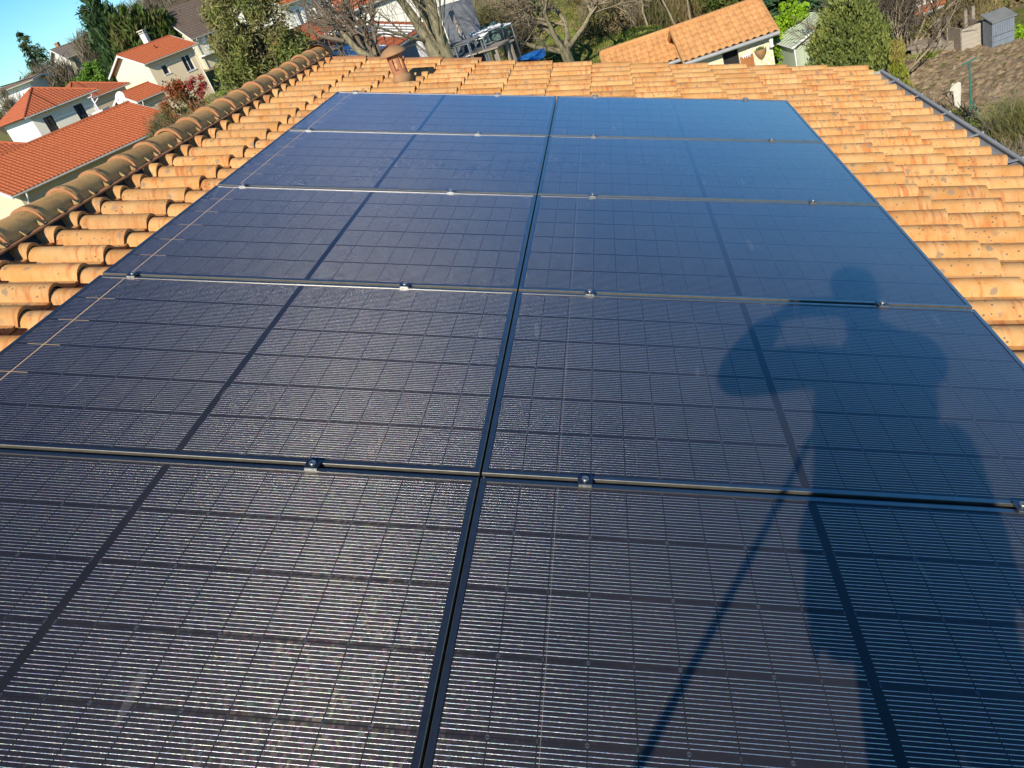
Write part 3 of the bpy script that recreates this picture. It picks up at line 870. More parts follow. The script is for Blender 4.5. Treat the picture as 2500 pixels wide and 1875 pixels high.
    Jk = [(chest, .172, .13), (neck + Vector((0, 0, -.05)), .085, .08), (lsh, .083, .083), (rsh, .083, .083), (lel, .063, .063), (rel, .072, .072), (lwr.lerp(lel, .10), .053, .053), (rwr.lerp(rel, .10), .053, .053),
          (waist + Vector((-.105, 0, .06)), .11, .11), (waist + Vector((.11, 0, .06)), .11, .11), (pel + Vector((-.125, 0, .06)), .125, .125), (pel + Vector((.135, 0, .05)), .125, .125), (Vector((.535, -2.05, .585)), .04, .04), (Vector((.925, -2.06, .57)), .045, .045), (waist + Vector((0, 0, .03)), .12, .12), (pel + Vector((0, 0, .04)), .12, .12)]
    skin('jacket', Jk, [(0, 1), (0, 2), (0, 3), (2, 4), (4, 6), (3, 5), (5, 7), (0, 8), (0, 9), (8, 10), (9, 11), (10, 12), (11, 13), (0, 14), (14, 15)], JACK, body)
    for tri in (((.56, .90), (.497, .795), (.492, .775), (.56, .78)), ((.60, .76), (.497, .69), (.500, .615), (.545, .665), (.60, .70)), ((.90, .72), (.965, .60), (.935, .555), (.905, .61), (.86, .66))):
        mb = MB(); n = len(tri)
        mb.add([(x, -2.085, z) for x, z in tri] + [(x, -2.035, z) for x, z in tri], [list(range(n)), list(range(2 * n - 1, n - 1, -1))] + [[i, n + i, n + (i + 1) % n, (i + 1) % n] for i in range(n)])
        mb.build('jacket_flap', JACK, body)
    Jt = [(pel + Vector((0, 0, .02)), .15, .115), (lhip, .10, .10), (rhip, .10, .10), (lkn, .075, .075), (rkn, .075, .075), (lan + Vector((0, 0, .02)), .062, .062), (ran + Vector((0, 0, .02)), .062, .062)]
    skin('trousers', Jt, [(0, 1), (0, 2), (1, 3), (2, 4), (3, 5), (4, 6)], TROU, body)
    for a, tt in ((lan, ltoe), (ran, rtoe)):
        skin('boot', [(a + Vector((0, 0, .06)), .055, .055), (a + Vector((0, -.01, -.045)), .05, .05), (tt, .045, .045)], [(0, 1), (1, 2)], BOOT, body)
    # phone
    M3 = Matrix(((RIGHT.x, -DOWN.x, -FWD.x), (RIGHT.y, -DOWN.y, -FWD.y), (RIGHT.z, -DOWN.z, -FWD.z)))
    mb = MB(); mb.box((0, 0, 0), (.150, .073, .008), bev=.008)
    ph = mb.build('phone', PHONE); ph.matrix_world = Matrix.Translation(pc) @ M3.to_4x4()
    tag(ph, 'black smartphone held sideways in both hands by the person', 'phone')
    mb = MB(); mb.add([(-.072, -.033, .0042), (.072, -.033, .0042), (.072, .033, .0042), (-.072, .033, .0042)], [[0, 1, 2, 3]])
    mb.build('screen', DARKGL, ph)
    # hanging tool pouch and life line
    mb = MB(); mb.box((0, 0, 0), (.085, .07, .13), bev=.015); mb.box((0, 0, .075), (.07, .05, .02), bev=.01)
    po = mb.build('tool_pouch', JACK); po.location = (.548, -2.06, .735); po.rotation_euler = (0, R(12), 0)
    tag(po, 'dark tool pouch hanging at the left hip of the person', 'pouch')
    pts = []
    a = Vector((.600, -2.02, 1.0)); 
    a = sh(.556, 1.004, -2.02); m_ = sh(.330, .741, -2.03); bq = sh(.189, .584, -2.045); e = Vector((-.26, -2.09, 0)); e.z = P(-.26 / EU.x, 0, 0).z - .078
    mb = MB(); mb.tube([a, a.lerp(m_, .5) + Vector((0, 0, -.004)), m_, bq, bq.lerp(e, .5) + Vector((0, 0, -.01)), e, e + Vector((-.9, -.02, .9 * TA)), e + Vector((-1.9, -.03, 1.9 * TA))], .0095, 8)
    tag(mb.build('safety_rope', simple('rope', (.5, .45, .35), (.3, .28, .2), 60, .8, bst=.8)), 'safety rope running from the waist of the person down to the roof', 'rope')
person()

# ------------------------------------------------------------------ background houses
CUP = Vector((0, 0, 1))
def roof_plane(mb, corners, pitch=.22, expo=.36, h=.035, clip=True, over=0, seg=5, step=.018, mi=0):
    """corners: 3D polygon, first edge = eave (left->right seen from outside)."""
    a, b = corners[0], corners[1]
    ex = (b - a).normalized()
    nrm = Vector((0, 0, 0))
    for i in range(1, len(corners) - 1): nrm += (corners[i] - a).cross(corners[i + 1] - a)
    nrm.normalize()
    if nrm.z < 0: nrm = -nrm
    ey = nrm.cross(ex)
    if ey.z < 0: ey = -ey
    loc = [((p - a).dot(ex), (p - a).dot(ey)) for p in corners]
    x0, x1 = min(p[0] for p in loc), max(p[0] for p in loc); y1 = max(p[1] for p in loc)
    bm = bmesh.new()
    prof = [(0, 0), (.12, .55), (.28, .95), (.42, .95), (.58, .5), (.72, .05), (.86, 0)] if seg > 4 else [(0, 0), (.25, .9), (.45, .9), (.7, 0)]
    nx = int((x1 - x0) / pitch) + 1; ny = int(y1 / expo) + 1
    for j in range(ny):
        ya, yb = j * expo, min((j + 1) * expo, y1)
        lo = []; hi = []; fr = []
        for i in range(nx):
            for s, hh in prof:
                x = x0 + (i + s) * pitch
                lo.append(bm.verts.new(a + ex * x + ey * ya + nrm * (hh * h + step)))
                hi.append(bm.verts.new(a + ex * x + ey * (yb + .01) + nrm * (hh * h)))
                fr.append(bm.verts.new(a + ex * x + ey * ya + nrm * (hh * h - .004)))
        for i in range(len(lo) - 1):
            f = bm.faces.new((lo[i], lo[i + 1], hi[i + 1], hi[i])); f.smooth = True
            bm.faces.new((fr[i], fr[i + 1], lo[i + 1], lo[i]))
    if clip:
        ctr = sum(corners, Vector()) / len(corners)
        n = len(corners)
        for i in range(n):
            p, q = corners[i], corners[(i + 1) % n]
            pn_ = (q - p).cross(nrm).normalized()
            if (ctr - p).dot(pn_) > 0: pn_ = -pn_
            if i == 0: continue
            g = bm.verts[:] + bm.edges[:] + bm.faces[:]
            bmesh.ops.bisect_plane(bm, geom=g, plane_co=p, plane_no=pn_, clear_outer=True)
    bm.verts.index_update()
    mb.add([v.co for v in bm.verts], [], mi)
    n0 = len(mb.v) - len(bm.verts)
    for f in bm.faces:
        mb.f.append([v.index + n0 for v in f.verts]); mb.m.append(mi); mb.sm.append(f.smooth)
    bm.free()

class House:
    def __init__(s, name, label, cat, A, az, Lf, dep, ze, zg, rise, over=.35, kind='gable', wall=CREAM, side=None, tile=ORANGE, pitch=.22, expo=.36, h=.035, seg=5, verge=PAINT, soffit=None, gut=GUTB, group=None, tip=True):
        """A: eave corner (wall plane) front-left; az heading of the front, left to right; back is away from the camera"""
        s.ex = hd(az); s.ey = hd(az - 90)
        if tip:      # A is the outer left eave corner
            if not isinstance(Lf, (int, float)):
                d_ = ray(*Lf); t_ = (A - CAM).dot(s.ey) / d_.dot(s.ey); Lf = (CAM + d_ * t_ - A).dot(s.ex) - 2 * over
            ze = A.z + over * rise / (dep / 2); A = A + (s.ex + s.ey) * over
        s.o = empty(name, (A.x, A.y, zg), label, cat, group)
        s.A = Vector((A.x, A.y, 0)); s.L = Lf; s.d = dep; s.ze = ze; s.zg = zg; s.off = Vector((A.x, A.y, zg))
        s.wallm = wall; s.front_holes = []; s.side_holes = []; s.args = (rise, over, kind, side or wall, tile, pitch, expo, h, seg, verge, gut)
    def pt(s, x, y, z): return s.A + s.ex * x + s.ey * y + CUP * z
    def lp(s, x, y, z): return s.pt(x, y, z) - s.off
    def onfront(s, px, py):
        d = ray(px, py); n = s.ey; t = (s.A - CAM).dot(n) / d.dot(n); p = CAM + d * t
        return (p - s.A).dot(s.ex), p.z
    def wall_grid(s, mb, org, ex, inn, W, z0, z1, holes, mi=0, rev=.14):
        xs_ = sorted({0, W} | {h[0] for h in holes} | {h[2] for h in holes}); zs_ = sorted({z0, z1} | {h[1] for h in holes} | {h[3] for h in holes})
        for i in range(len(xs_) - 1):
            for j in range(len(zs_) - 1):
                xm, zm = (xs_[i] + xs_[i + 1]) / 2, (zs_[j] + zs_[j + 1]) / 2
                if any(h[0] < xm < h[2] and h[1] < zm < h[3] for h in holes): continue
                q = [org + ex * x + CUP * z for x, z in ((xs_[i], zs_[j]), (xs_[i + 1], zs_[j]), (xs_[i + 1], zs_[j + 1]), (xs_[i], zs_[j + 1]))]
                mb.add(q, [[0, 1, 2, 3]], mi)
        for (x0, za, x1, zb) in holes:
            c = [(x0, za), (x1, za), (x1, zb), (x0, zb)]
            for k in range(4):
                a, b = c[k], c[(k + 1) % 4]
                q = [org + ex * a[0] + CUP * a[1], org + ex * b[0] + CUP * b[1], org + ex * b[0] + CUP * b[1] + inn * rev, org + ex * a[0] + CUP * a[1] + inn * rev]
                mb.add(q, [[0, 1, 2, 3]], mi)
    def window(s, x0, z0, x1, z1, leaf=2, shut=False, sill=True, frame=PAINT, front=True, sm=PAINT):
        (s.front_holes if front else s.side_holes).append((x0, z0, x1, z1))
        if front: org, ex, inn = s.lp(0, 0, 0), s.ex, s.ey
        else: org, ex, inn = s.lp(0, 0, 0), s.ey, s.ex
        rot = Matrix((ex, inn, CUP)).transposed()
        def bx(mb, xc, zc, w_, h_, dep, off, mi=0): mb.box(org + ex * xc + CUP * zc + inn * off, (w_, dep, h_), rot, mi)
        f = MB(); t_ = .06; w_, h_ = x1 - x0, z1 - z0; xc, zc = (x0 + x1) / 2, (z0 + z1) / 2
        bx(f, xc, z0 + t_ / 2, w_, t_, .05, .11); bx(f, xc, z1 - t_ / 2, w_, t_, .05, .11)
        bx(f, x0 + t_ / 2, zc, t_, h_ - 2 * t_, .05, .11); bx(f, x1 - t_ / 2, zc, t_, h_ - 2 * t_, .05, .11)
        for k in range(1, leaf): bx(f, x0 + w_ * k / leaf, zc, t_, h_ - 2 * t_, .045, .112)
        fo = f.build('window', frame, s.o)
        g = MB(); bx(g, xc, zc, w_ - .04, h_ - .04, .01, .125); g.build('pane', DARKGL, fo)
        if sill:
            k = MB(); bx(k, xc, z0 - .035, w_ + .12, .07, .22, .04); k.build('sill', sm, fo)
        if shut:
            for sg in (-1, 1):
                k = MB(); xx = (x0 - w_ * .27) if sg < 0 else (x1 + w_ * .27)
                bx(k, xx, zc, w_ * .5, h_ + .04, .04, -.025)
                for q in range(2): bx(k, xx, zc + (q - .5) * h_ * .6, w_ * .46, .07, .03, -.055)
                k.build('shutter', PAINT, fo)
    def finish(s, gutter_right=True, downpipe=None, soff=BEIGE):
        rise, ov, kind, side, tile, pitch, expo, h, seg, verge, gut = s.args
        L_, d, ze, zg = s.L, s.d, s.ze, s.zg
        mb = MB(); wt = ze - .02
        s.wall_grid(mb, s.lp(0, 0, 0), s.ex, s.ey, L_, zg, wt, s.front_holes, 0)
        s.wall_grid(mb, s.lp(0, 0, 0), s.ey, s.ex, d, zg, wt, s.side_holes, 1)
        mb.add([s.lp(L_, 0, zg), s.lp(L_, d, zg), s.lp(L_, d, wt), s.lp(L_, 0, wt)], [[0, 1, 2, 3]], 1)
        mb.add([s.lp(0, d, zg), s.lp(L_, d, zg), s.lp(L_, d, wt), s.lp(0, d, wt)], [[0, 1, 2, 3]], 0)
        sl_ = rise / (d / 2)
        if kind == 'gable':
            for x in (0, L_): mb.add([s.lp(x, 0, wt), s.lp(x, d, wt), s.lp(x, d / 2, wt + rise)], [[0, 1, 2]], 1)
        mb.build('wall', [s.wallm, side], s.o)
        r = MB(); zo = ze - ov * sl_
        if kind == 'gable':
            e = [s.lp(-ov, -ov, zo), s.lp(L_ + ov, -ov, zo), s.lp(L_ + ov, d / 2, ze + rise), s.lp(-ov, d / 2, ze + rise)]
            roof_plane(r, e, pitch, expo, h, seg=seg)
            e2 = [s.lp(L_ + ov, d + ov, zo), s.lp(-ov, d + ov, zo), s.lp(-ov, d / 2, ze + rise), s.lp(L_ + ov, d / 2, ze + rise)]
            r.add(e2, [[0, 1, 2, 3]])
            r.tube([e[3] + CUP * .03, e[2] + CUP * .03], .09, 8)
        elif kind == 'mono':
            e = [s.lp(-ov, -ov, zo), s.lp(L_ + ov, -ov, zo), s.lp(L_ + ov, d + ov, ze + rise * 2), s.lp(-ov, d + ov, ze + rise * 2)]
            roof_plane(r, e, pitch, expo, h, seg=seg)
            r.tube([e[3] + CUP * .02, e[2] + CUP * .02], .07, 8)
        else:
            rl = max(L_ - d, 0.0) ; zr = ze + rise
            a, b = (d if L_ > d else L_) / 2, 0
            p1, p2 = s.lp(a, d / 2, zr), s.lp(L_ - a, d / 2, zr)
            c = [s.lp(-ov, -ov, zo), s.lp(L_ + ov, -ov, zo), s.lp(L_ + ov, d + ov, zo), s.lp(-ov, d + ov, zo)]
            if rl > .05:
                roof_plane(r, [c[0], c[1], p2, p1], pitch, expo, h, seg=seg); r.add([c[2], c[3], p1, p2], [[0, 1, 2, 3]])
            else:
                roof_plane(r, [c[0], c[1], p1], pitch, expo, h, seg=seg); r.add([c[2], c[3], p1], [[0, 1, 2]])
            roof_plane(r, [c[3], c[0], p1], pitch, expo, h, seg=seg)
            roof_plane(r, [c[1], c[2], p2], pitch, expo, h, seg=seg)
            for q in c[:2] + c[2:]:
                tgt = p1 if (q - p1).length < (q - p2).length else p2
                r.tube([q + CUP * .04, tgt + CUP * .05], .07, 8)
            if rl > .05: r.tube([p1 + CUP * .05, p2 + CUP * .05], .08, 8)
        ro = r.build('roof', tile, s.o)
        # soffit, verge boards, gutter
        k = MB()
        k.add([s.lp(-ov + .03, -ov + .03, zo - .05), s.lp(L_ + ov - .03, -ov + .03, zo - .05), s.lp(L_ + ov - .03, .0, zo - .05), s.lp(-ov + .03, .0, zo - .05)], [[0, 1, 2, 3]])
        k.add([s.lp(-ov + .03, -ov + .03, zo - .05), s.lp(-ov + .03, d + ov - .03, zo - .05), s.lp(0, d + ov - .03, zo - .05), s.lp(0, -ov + .03, zo - .05)], [[0, 1, 2, 3]]) if kind == 'hip' else None
        k.build('soffit', soff, s.o)
        if kind in ('gable', 'mono'):
            for x in (-ov, L_ + ov):
                v = MB(); top = (d / 2) if kind == 'gable' else d + ov
                zt_ = ze + rise if kind == 'gable' else ze + 2 * rise
                segs = [((-ov, zo), (top, zt_))] + ([((top, zt_), (d + ov, zo))] if kind == 'gable' else [])
                for (ya, za), (yb, zb) in segs:
                    sg = -1 if x < 0 else 1
                    q = [s.lp(x + sg * .03, ya, za + .02), s.lp(x + sg * .03, yb, zb + .02), s.lp(x + sg * .03, yb, zb - .17), s.lp(x + sg * .03, ya, za - .17)]
                    q2 = [p - s.ex * sg * .05 for p in q]
                    v.add(q + q2, [[0, 1, 2, 3], [7, 6, 5, 4], [0, 4, 5, 1], [3, 2, 6, 7], [0, 3, 7, 4], [1, 5, 6, 2]])
                v.build('verge_board', verge, s.o)
        g = MB(); g.tube([s.lp(-ov, -ov - .05, zo - .06), s.lp(L_ + ov, -ov - .05, zo - .06)], .065, 8); g.build('gutter', gut, s.o)
        if downpipe is not None:
            for x in downpipe:
                g = MB(); g.tube([s.lp(x, -ov - .05, zo - .10), s.lp(x, -ov - .05, zo - .2), s.lp(x, -.09, zo - .55), s.lp(x, -.09, zg)], .05, 8); g.build('downpipe', PAINT, s.o)
        return s

def by_px(px, py, D): return at(px, py, D)
def rects(hs, px0, py0, px1, py1):
    """two opposite pixel corners (upper left, lower right) of a window on the front wall"""
    a = hs.onfront(px0, py0); b = hs.onfront(px1, py1)
    return min(a[0], b[0]), min(a[1], b[1]), max(a[0], b[0]), max(a[1], b[1])
def face_len(hs, px, py): return hs.onfront(px, py)[0]

# 1 neighbour's long orange roof
A = at(28, 480, 45)
h1 = House('house', 'long low house with bright orange tiled roof, nearest on the left beyond the ridge', 'house', A, 30, 9.6, 9.6, A.z, -4.9, 1.48, .45, 'gable', BEIGE, CREAM, ORANGE, .22, .35, .045)
h1.finish(downpipe=[.2], soff=BEIGE)
CREAMH = simple('render_front_warmed', (.84, .78, .62), (.80, .74, .58), 2, .9, bst=.05)  # front tone warmed to offset the blue shade on it
# 2 white hip roofed house
A = at(60, 288, 65)
h2 = House('house', 'white two storey house with brown-red hipped roof and two dark windows', 'house', A, 32, (238, 216), 5.6, A.z, -4.6, 1.3, .55, 'hip', CREAMH, WHITE, ORANGE2, .24, .36, .04)
x0, z0, x1, z1 = rects(h2, 103.4, 289, 142, 307); h2.window(x0, z1 - 1.25, x1, z1, 2, frame=DARK)
x2, z2, x3, z3 = rects(h2, 176.3, 257, 214, 277); h2.window(x2, z1 - 1.25, x3, z1, 2, frame=DARK)
h2.finish(downpipe=[h2.L - .1], soff=GREYW)
# its low garage in front, hip roof
A = at(-20, 408, 58)
h2b = House('garage', 'low garage with small hipped orange roof in front of the white house', 'garage', A, 30, (104, 352), 4.0, A.z, -4.7, 1.0, .4, 'hip', WHITE, WHITE, ORANGE2, .24, .36, .04)
h2b.finish(soff=GREYW)
# 3 hip roof behind the white house
A = at(168, 262, 84)
h3 = House('house', 'house with plain brown-red hipped roof between the white house and the cream gable', 'house', A, 30, (318, 205), 7, A.z, -3.6, 1.6, .4, 'hip', BEIGE, BEIGE, ORANGE2, .26, .4, .03, seg=3)
h3.finish(soff=GREYW)
CREAMY = simple('render_gable_sunlit', (.86, .82, .60), (.83, .78, .57), 2, .9, bst=.04)  # gable tone made paler for the sunlight on it
CREAMF = simple('render_warm', (.86, .70, .46), (.82, .66, .43), 2, .9, bst=.05)  # front tone brightened to make up for its weak sun
# 4 cream two storey house
A = at(352, 157, 86)
h4 = House('house', 'cream two storey house with orange gable roof, white verge boards and white chimney', 'house', A, 32, (483, 104), 7.2, A.z, -3.6, 1.35, .5, 'gable', CREAMF, CREAMY, ORANGE, .24, .36, .04)
x0, z0, x1, z1 = rects(h4, 440, 139, 474, 158); h4.window(x0, z1 - 1.45, x1, z1, 2, sm=PAINT)
x0, z0, x1, z1 = rects(h4, 392, 161, 414, 172); h4.window(x0, z1 - .85, x1, z1, 1, sm=PAINT)
h4.finish(downpipe=[h4.L - .1], soff=GREYW)
ch = MB(); cb_ = h4.lp(3.6, 4.6, h4.ze + 1.15)
ch.box(cb_ + CUP * .45, (.55, .55, 1.5)); ch.box(cb_ + CUP * 1.30, (.60, .60, .05)); 
for dx in (-.22, .22):
    for dy in (-.22, .22): ch.box(cb_ + Vector((dx, dy, 1.4)), (.06, .06, .2))
ch.box(cb_ + CUP * 1.52, (.75, .75, .07))
ch.build('chimney', CREAMW, h4.o)
v = MB(); v.lathe([(.09, 0), (.09, .3), (.14, .32), (.0, .42)], 10, h4.lp(2.6, 1.9, h4.ze + .7)); v.build('roof_vent', ORANGE2, h4.o)
# 5 garage with gable
A = at(334, 249, 76)
h5 = House('garage', 'small cream garage with orange gable roof and white verge boards', 'garage', A, 32, (410, 214), 4.6, A.z, -4.2, .85, .35, 'gable', BEIGE, CREAM, ORANGE, .24, .36, .04)
h5.finish(downpipe=[.1], soff=GREYW)
# 6 brown roofed house behind
A = at(467, 96, 100)
h6 = House('house', 'cream house with dark brown roof and white shuttered window, behind the cream gable', 'house', A, 30, 6, 8, A.z, -2.5, 3.4, .5, 'gable', CREAM, CREAM, BROWNROOF, .3, .4, .03, seg=3)
a = h6.onfront(498, 85); h6.window(a[0], a[1] - 1.5, a[0] + 1.2, a[1], 2, shut=True)
h6.finish(downpipe=[.1], soff=GREYW)
b = MB(); a = h6.onfront(492, 138); b.box(h6.lp(a[0] + 2.2, -.6, a[1]), (5, 1.3, .16), Matrix((h6.ex, h6.ey, CUP)).transposed()); b.build('balcony', PAINT, h6.o)
# 7 grey roofed house on the skyline
A = at(160, 142, 130)
h7 = House('house', 'distant house with grey-brown roof on the skyline beside a conifer', 'house', A, 35, (238, 110), 6, A.z, 0.0, 1.4, .5, 'gable', BEIGE, CREAMW, GREYROOF, .4, .5, .03, seg=3)
a = h7.onfront(176, 141); h7.window(a[0], a[1] - 1.5, a[0] + 1.6, a[1], 2, frame=BROWNROOF)
h7.finish(soff=GREYW, gutter_right=False)
for xx in (1.0, 5.5):
    c = MB(); c.box(h7.lp(xx, 3.6, h7.ze + 1.5), (.5, .5, .9)); c.box(h7.lp(xx, 3.6, h7.ze + 2.0), (.6, .6, .1)); c.build('chimney', CLAYP, h7.o)
# 8 white building far left
A = at(-40, 240, 105)
h8 = House('house', 'white walled building with dark roof edge at the far left under the sky', 'house', A, 72, (92, 214), 5, A.z, -1.5, .25, .7, 'gable', WHITE, WHITE, BROWNROOF, .4, .5, .03, seg=3)
h8.finish(soff=PAINT, gutter_right=False)
A = at(60, 220, 125)
h8b = House('house', 'small far house with pale orange roof at the foot of the skyline trees', 'house', A, 60, (100, 207), 5, A.z, 0, .5, .4, 'gable', BEIGE, BEIGE, ORANGE2, .4, .5, .03, seg=3)
h8b.finish(soff=GREYW)
# 9 white house with shutters at the top
A = at(688, 14, 72)
h9 = House('house', 'white house with orange roof and white open shutters, above the end of the ridge', 'house', A, 32, 9.0, 8, A.z, -3.4, 1.7, .5, 'gable', CREAMW, CREAMW, ORANGE, .24, .36, .04)
x0, z0, x1, z1 = rects(h9, 720, 23, 739, 38); h9.window(x0, z1 - 1.25, x1, z1, 2, shut=True)
x0b = h9.onfront(782, 0)[0]; h9.window(x0b, z1 - 1.25, x0b + (x1 - x0), z1, 2, shut=True)
h9.finish(downpipe=[h9.onfront(770, 30)[0]], soff=GREYW)
b = MB(); b.box(h9.lp(h9.L * .5, -.5, h9.onfront(731, 81)[1]), (h9.L, 1.0, .18), Matrix((h9.ex, h9.ey, CUP)).transposed()); b.build('balcony', PAINT, h9.o)
# 10 cream building in the middle with its lean-to roof
E0, E1 = at(925, 141, 32.5), at(1057, 58, 40)
E1.z = E0.z = (E0.z + E1.z) / 2
dv = E1 - E0
h10 = House('outbuilding', 'grey walled lean-to with red tiled roof, striped sheets and small solar panels', 'outbuilding', E0, math.degrees(math.atan2(dv.x, dv.y)), dv.length - .3, 5.2, E0.z, -4.8, .88, .15, 'mono', GREYW, CREAM, ORANGE2, .22, .34, .045)
h10.finish(soff=GREYW)
def rz10(y): return h10.ze + y * (.88 / 2.6)
mb = MB()
for k in range(1):
    q = [h10.lp(3.9, .05, rz10(.05) + .07), h10.lp(6.5, .05, rz10(.05) + .07), h10.lp(6.5, 3.4, rz10(3.4) + .07), h10.lp(3.9, 3.4, rz10(3.4) + .07)]
    mb.add(q + [p - CUP * .03 for p in q], [[0, 1, 2, 3], [7, 6, 5, 4], [0, 4, 5, 1], [3, 2, 6, 7], [0, 3, 7, 4], [1, 5, 6, 2]])
mb.build('roof_sheet', simple('sheet_grey', (.42, .36, .29), (.32, .27, .22), 4, .6, stretch=(1, 8, 1)), h10.o)
mb = MB()
for k in range(5):
    x = 3.9 + k * .65
    mb.tube([h10.lp(x, .05, rz10(.05) + .09), h10.lp(x, 3.4, rz10(3.4) + .09)], .035, 6)
mb.build('sheet_edge', PAINT, h10.o)
sp_ = simple('old_pv', (.05, .08, .16), (.04, .06, .12), 9, .25)
slope10 = (h10.ey + CUP * (.88 / 2.6)).normalized()
nn10 = h10.ex.cross(slope10).normalized()
d_ = ray(862, 120); t_ = (h10.pt(0, 0, h10.ze + .1) - CAM).dot(nn10) / d_.dot(nn10); pc10 = CAM + d_ * t_
for k in range(4):
    i, j = k % 2, k // 2
    root = bpy.data.objects.new('small_solar_panel', None); COL.objects.link(root)
    c = pc10 + h10.ex * (i * 1.06 - .9) - slope10 * (j * 1.02 - .3) + nn10 * .04
    rot = Matrix((h10.ex, slope10, nn10)).transposed()
    root.matrix_world = Matrix.Translation(c) @ rot.to_4x4()
    tag(root, 'blue solar panel on the red lean-to roof, %s row %s' % (('upper', 'lower')[j], ('near', 'far')[i]), 'solar panel', 'blue panels on the red lean-to roof')
    m = MB(); m.box((0, 0, 0), (1.0, .96, .02)); m.build('cells', sp_, root)
    m = MB()
    for sgx in (-1, 1): m.box((sgx * .51, 0, .005), (.03, 1.01, .05))
    for sgy in (-1, 1): m.box((0, sgy * .49, .005), (.98, .03, .05))
    m.build('frame', RAILM, root)
h13 = House('house', 'cream walled building with orange roof edge behind the red lean-to', 'house', at(826, 38, 47), 68, (1120, -60), 5, 0, -4.5, 1.4, .3, 'gable', CREAMW, CREAM, ORANGE, .24, .36, .04)
h13.finish(soff=GREYW)
# satellite dish
p = at(296, 240, 60)
dish = empty('satellite_dish', p, 'white satellite dish beside the small cream garage', 'dish')
m = MB(); prof = [(0, 0), (.15, .01), (.3, .045), (.42, .09), (.43, .09)]
m.lathe(prof, 22); o = m.build('reflector', PAINT, dish); o.rotation_euler = Vector((-.2, -1, .35)).to_track_quat('Z', 'Y').to_euler()
m = MB(); m.tube([(0, 0, -.1), (.05, -.45, -.05)], .015, 6); m.tube([(0, .03, 0), (.05, .1, -.2), (.05, .1, ground(p.x, p.y) - p.z)], .03, 6); m.build('mast', STEEL, dish)
m = MB(); m.box((.05, -.45, -.03), (.08, .1, .08)); m.build('receiver', GREYW, dish)
# white masonry barbecue/chimney block and rack beside it
p = at(247, 272, 57)
bq = empty('outdoor_chimney', (p.x, p.y, ground(p.x, p.y)), 'white block chimney with metal fittings beside the white house', 'chimney')
hh = p.z - ground(p.x, p.y)
m = MB(); m.box((0, 0, hh / 2), (.7, .7, hh), bev=.03); m.box((0, 0, hh + .05), (.8, .8, .1)); m.build('stack', CREAMW, bq)
m = MB(); m.tube([(-.1, 0, hh + .1), (-.1, 0, hh + .9)], .05, 8); m.tube([(-.1, 0, hh + .55), (.3, 0, hh + .75)], .03, 6); m.box((-.1, 0, hh + .95), (.3, .3, .04)); m.build('pipe', PAINT, bq)
# garden house on the right -----------------------------------------
GZ = -6.85
A = Vector((2.36, 26.6, 0)); ze = 1.187 - 27.6 * math.tan(R(11.0)) - .19
g1 = House('garden_house', 'tiled garden house with cream tiled wall, open dark doorway and grey gutter', 'garden house', A, 86.5, 2.47, 3.4, ze + .12, GZ, .66, .32, 'gable', CREAM, CREAM, TANROOF, .225, .34, .062, seg=7, gut=ZINC, verge=TANROOF, tip=False)
dx0, dz0, dx1, dz1 = rects(g1, 1760, 116, 1806, 150)
g1.front_holes.append((dx0, GZ, dx1, ze - .12))
g1.finish(soff=WOODG)
m = MB(); m.box(g1.lp((dx0 + dx1) / 2, .9, GZ + 1.2), (dx1 - dx0 + .6, 1.4, 2.6)); m.build('interior_shade', DARK, g1.o)  # black block standing in for the shade inside the doorway
rotg = Matrix((g1.ex, g1.ey, CUP)).transposed()
m = MB(); m.box(g1.lp(dx1 + .22, -.12, GZ + 1.0), (.42, .05, 2.0), rotg); m.build('door', simple('door_orange', (.42, .16, .05), (.34, .12, .04), 6, .6), g1.o)
m = MB(); m.box(g1.lp(dx1 + .2, -.17, GZ + 2.02), (.30, .06, .05), rotg)
for q in range(4): m.box(g1.lp(dx1 + .10 + q * .07, -.2, GZ + 1.97), (.025, .03, .06), rotg)
m.build('coat_rack', PAINT, g1.o)
# lattice patterned tiles panel
def lattice():
    m_, t, b = newmat('tile_lattice')
    v = coords(t); mp = N(t, 'ShaderNodeMapping'); mp.inputs['Rotation'].default_value = (0, R(45), 0); L(t, v, mp.inputs[0])
    s_ = N(t, 'ShaderNodeSeparateXYZ'); L(t, mp.outputs[0], s_.inputs[0])
    def ln(o_): return math_(t, 'LESS_THAN', math_(t, 'FRACT', math_(t, 'MULTIPLY', o_, 6.2)), .2)
    f = math_(t, 'MAXIMUM', ln(s_.outputs[0]), ln(s_.outputs[2]))
    L(t, mixc(t, f, (.66, .60, .34), (.78, .74, .66)), b.inputs['Base Color']); b.inputs['Roughness'].default_value = .6
    return m_
m = MB(); x_a = dx1 + .46; x_b = g1.onfront(1888, 130)[0]; x_a = g1.onfront(1824, 130)[0]
m.box((0, 0, 0), (x_b - x_a, .03, 2.2)); lo = m.build('lattice_panel', lattice(), g1.o)
lo.matrix_world = Matrix.Translation(g1.pt((x_a + x_b) / 2, -.018, GZ + 1.25)) @ rotg.to_4x4(); lo.matrix_parent_inverse = Matrix.Translation(-g1.off)
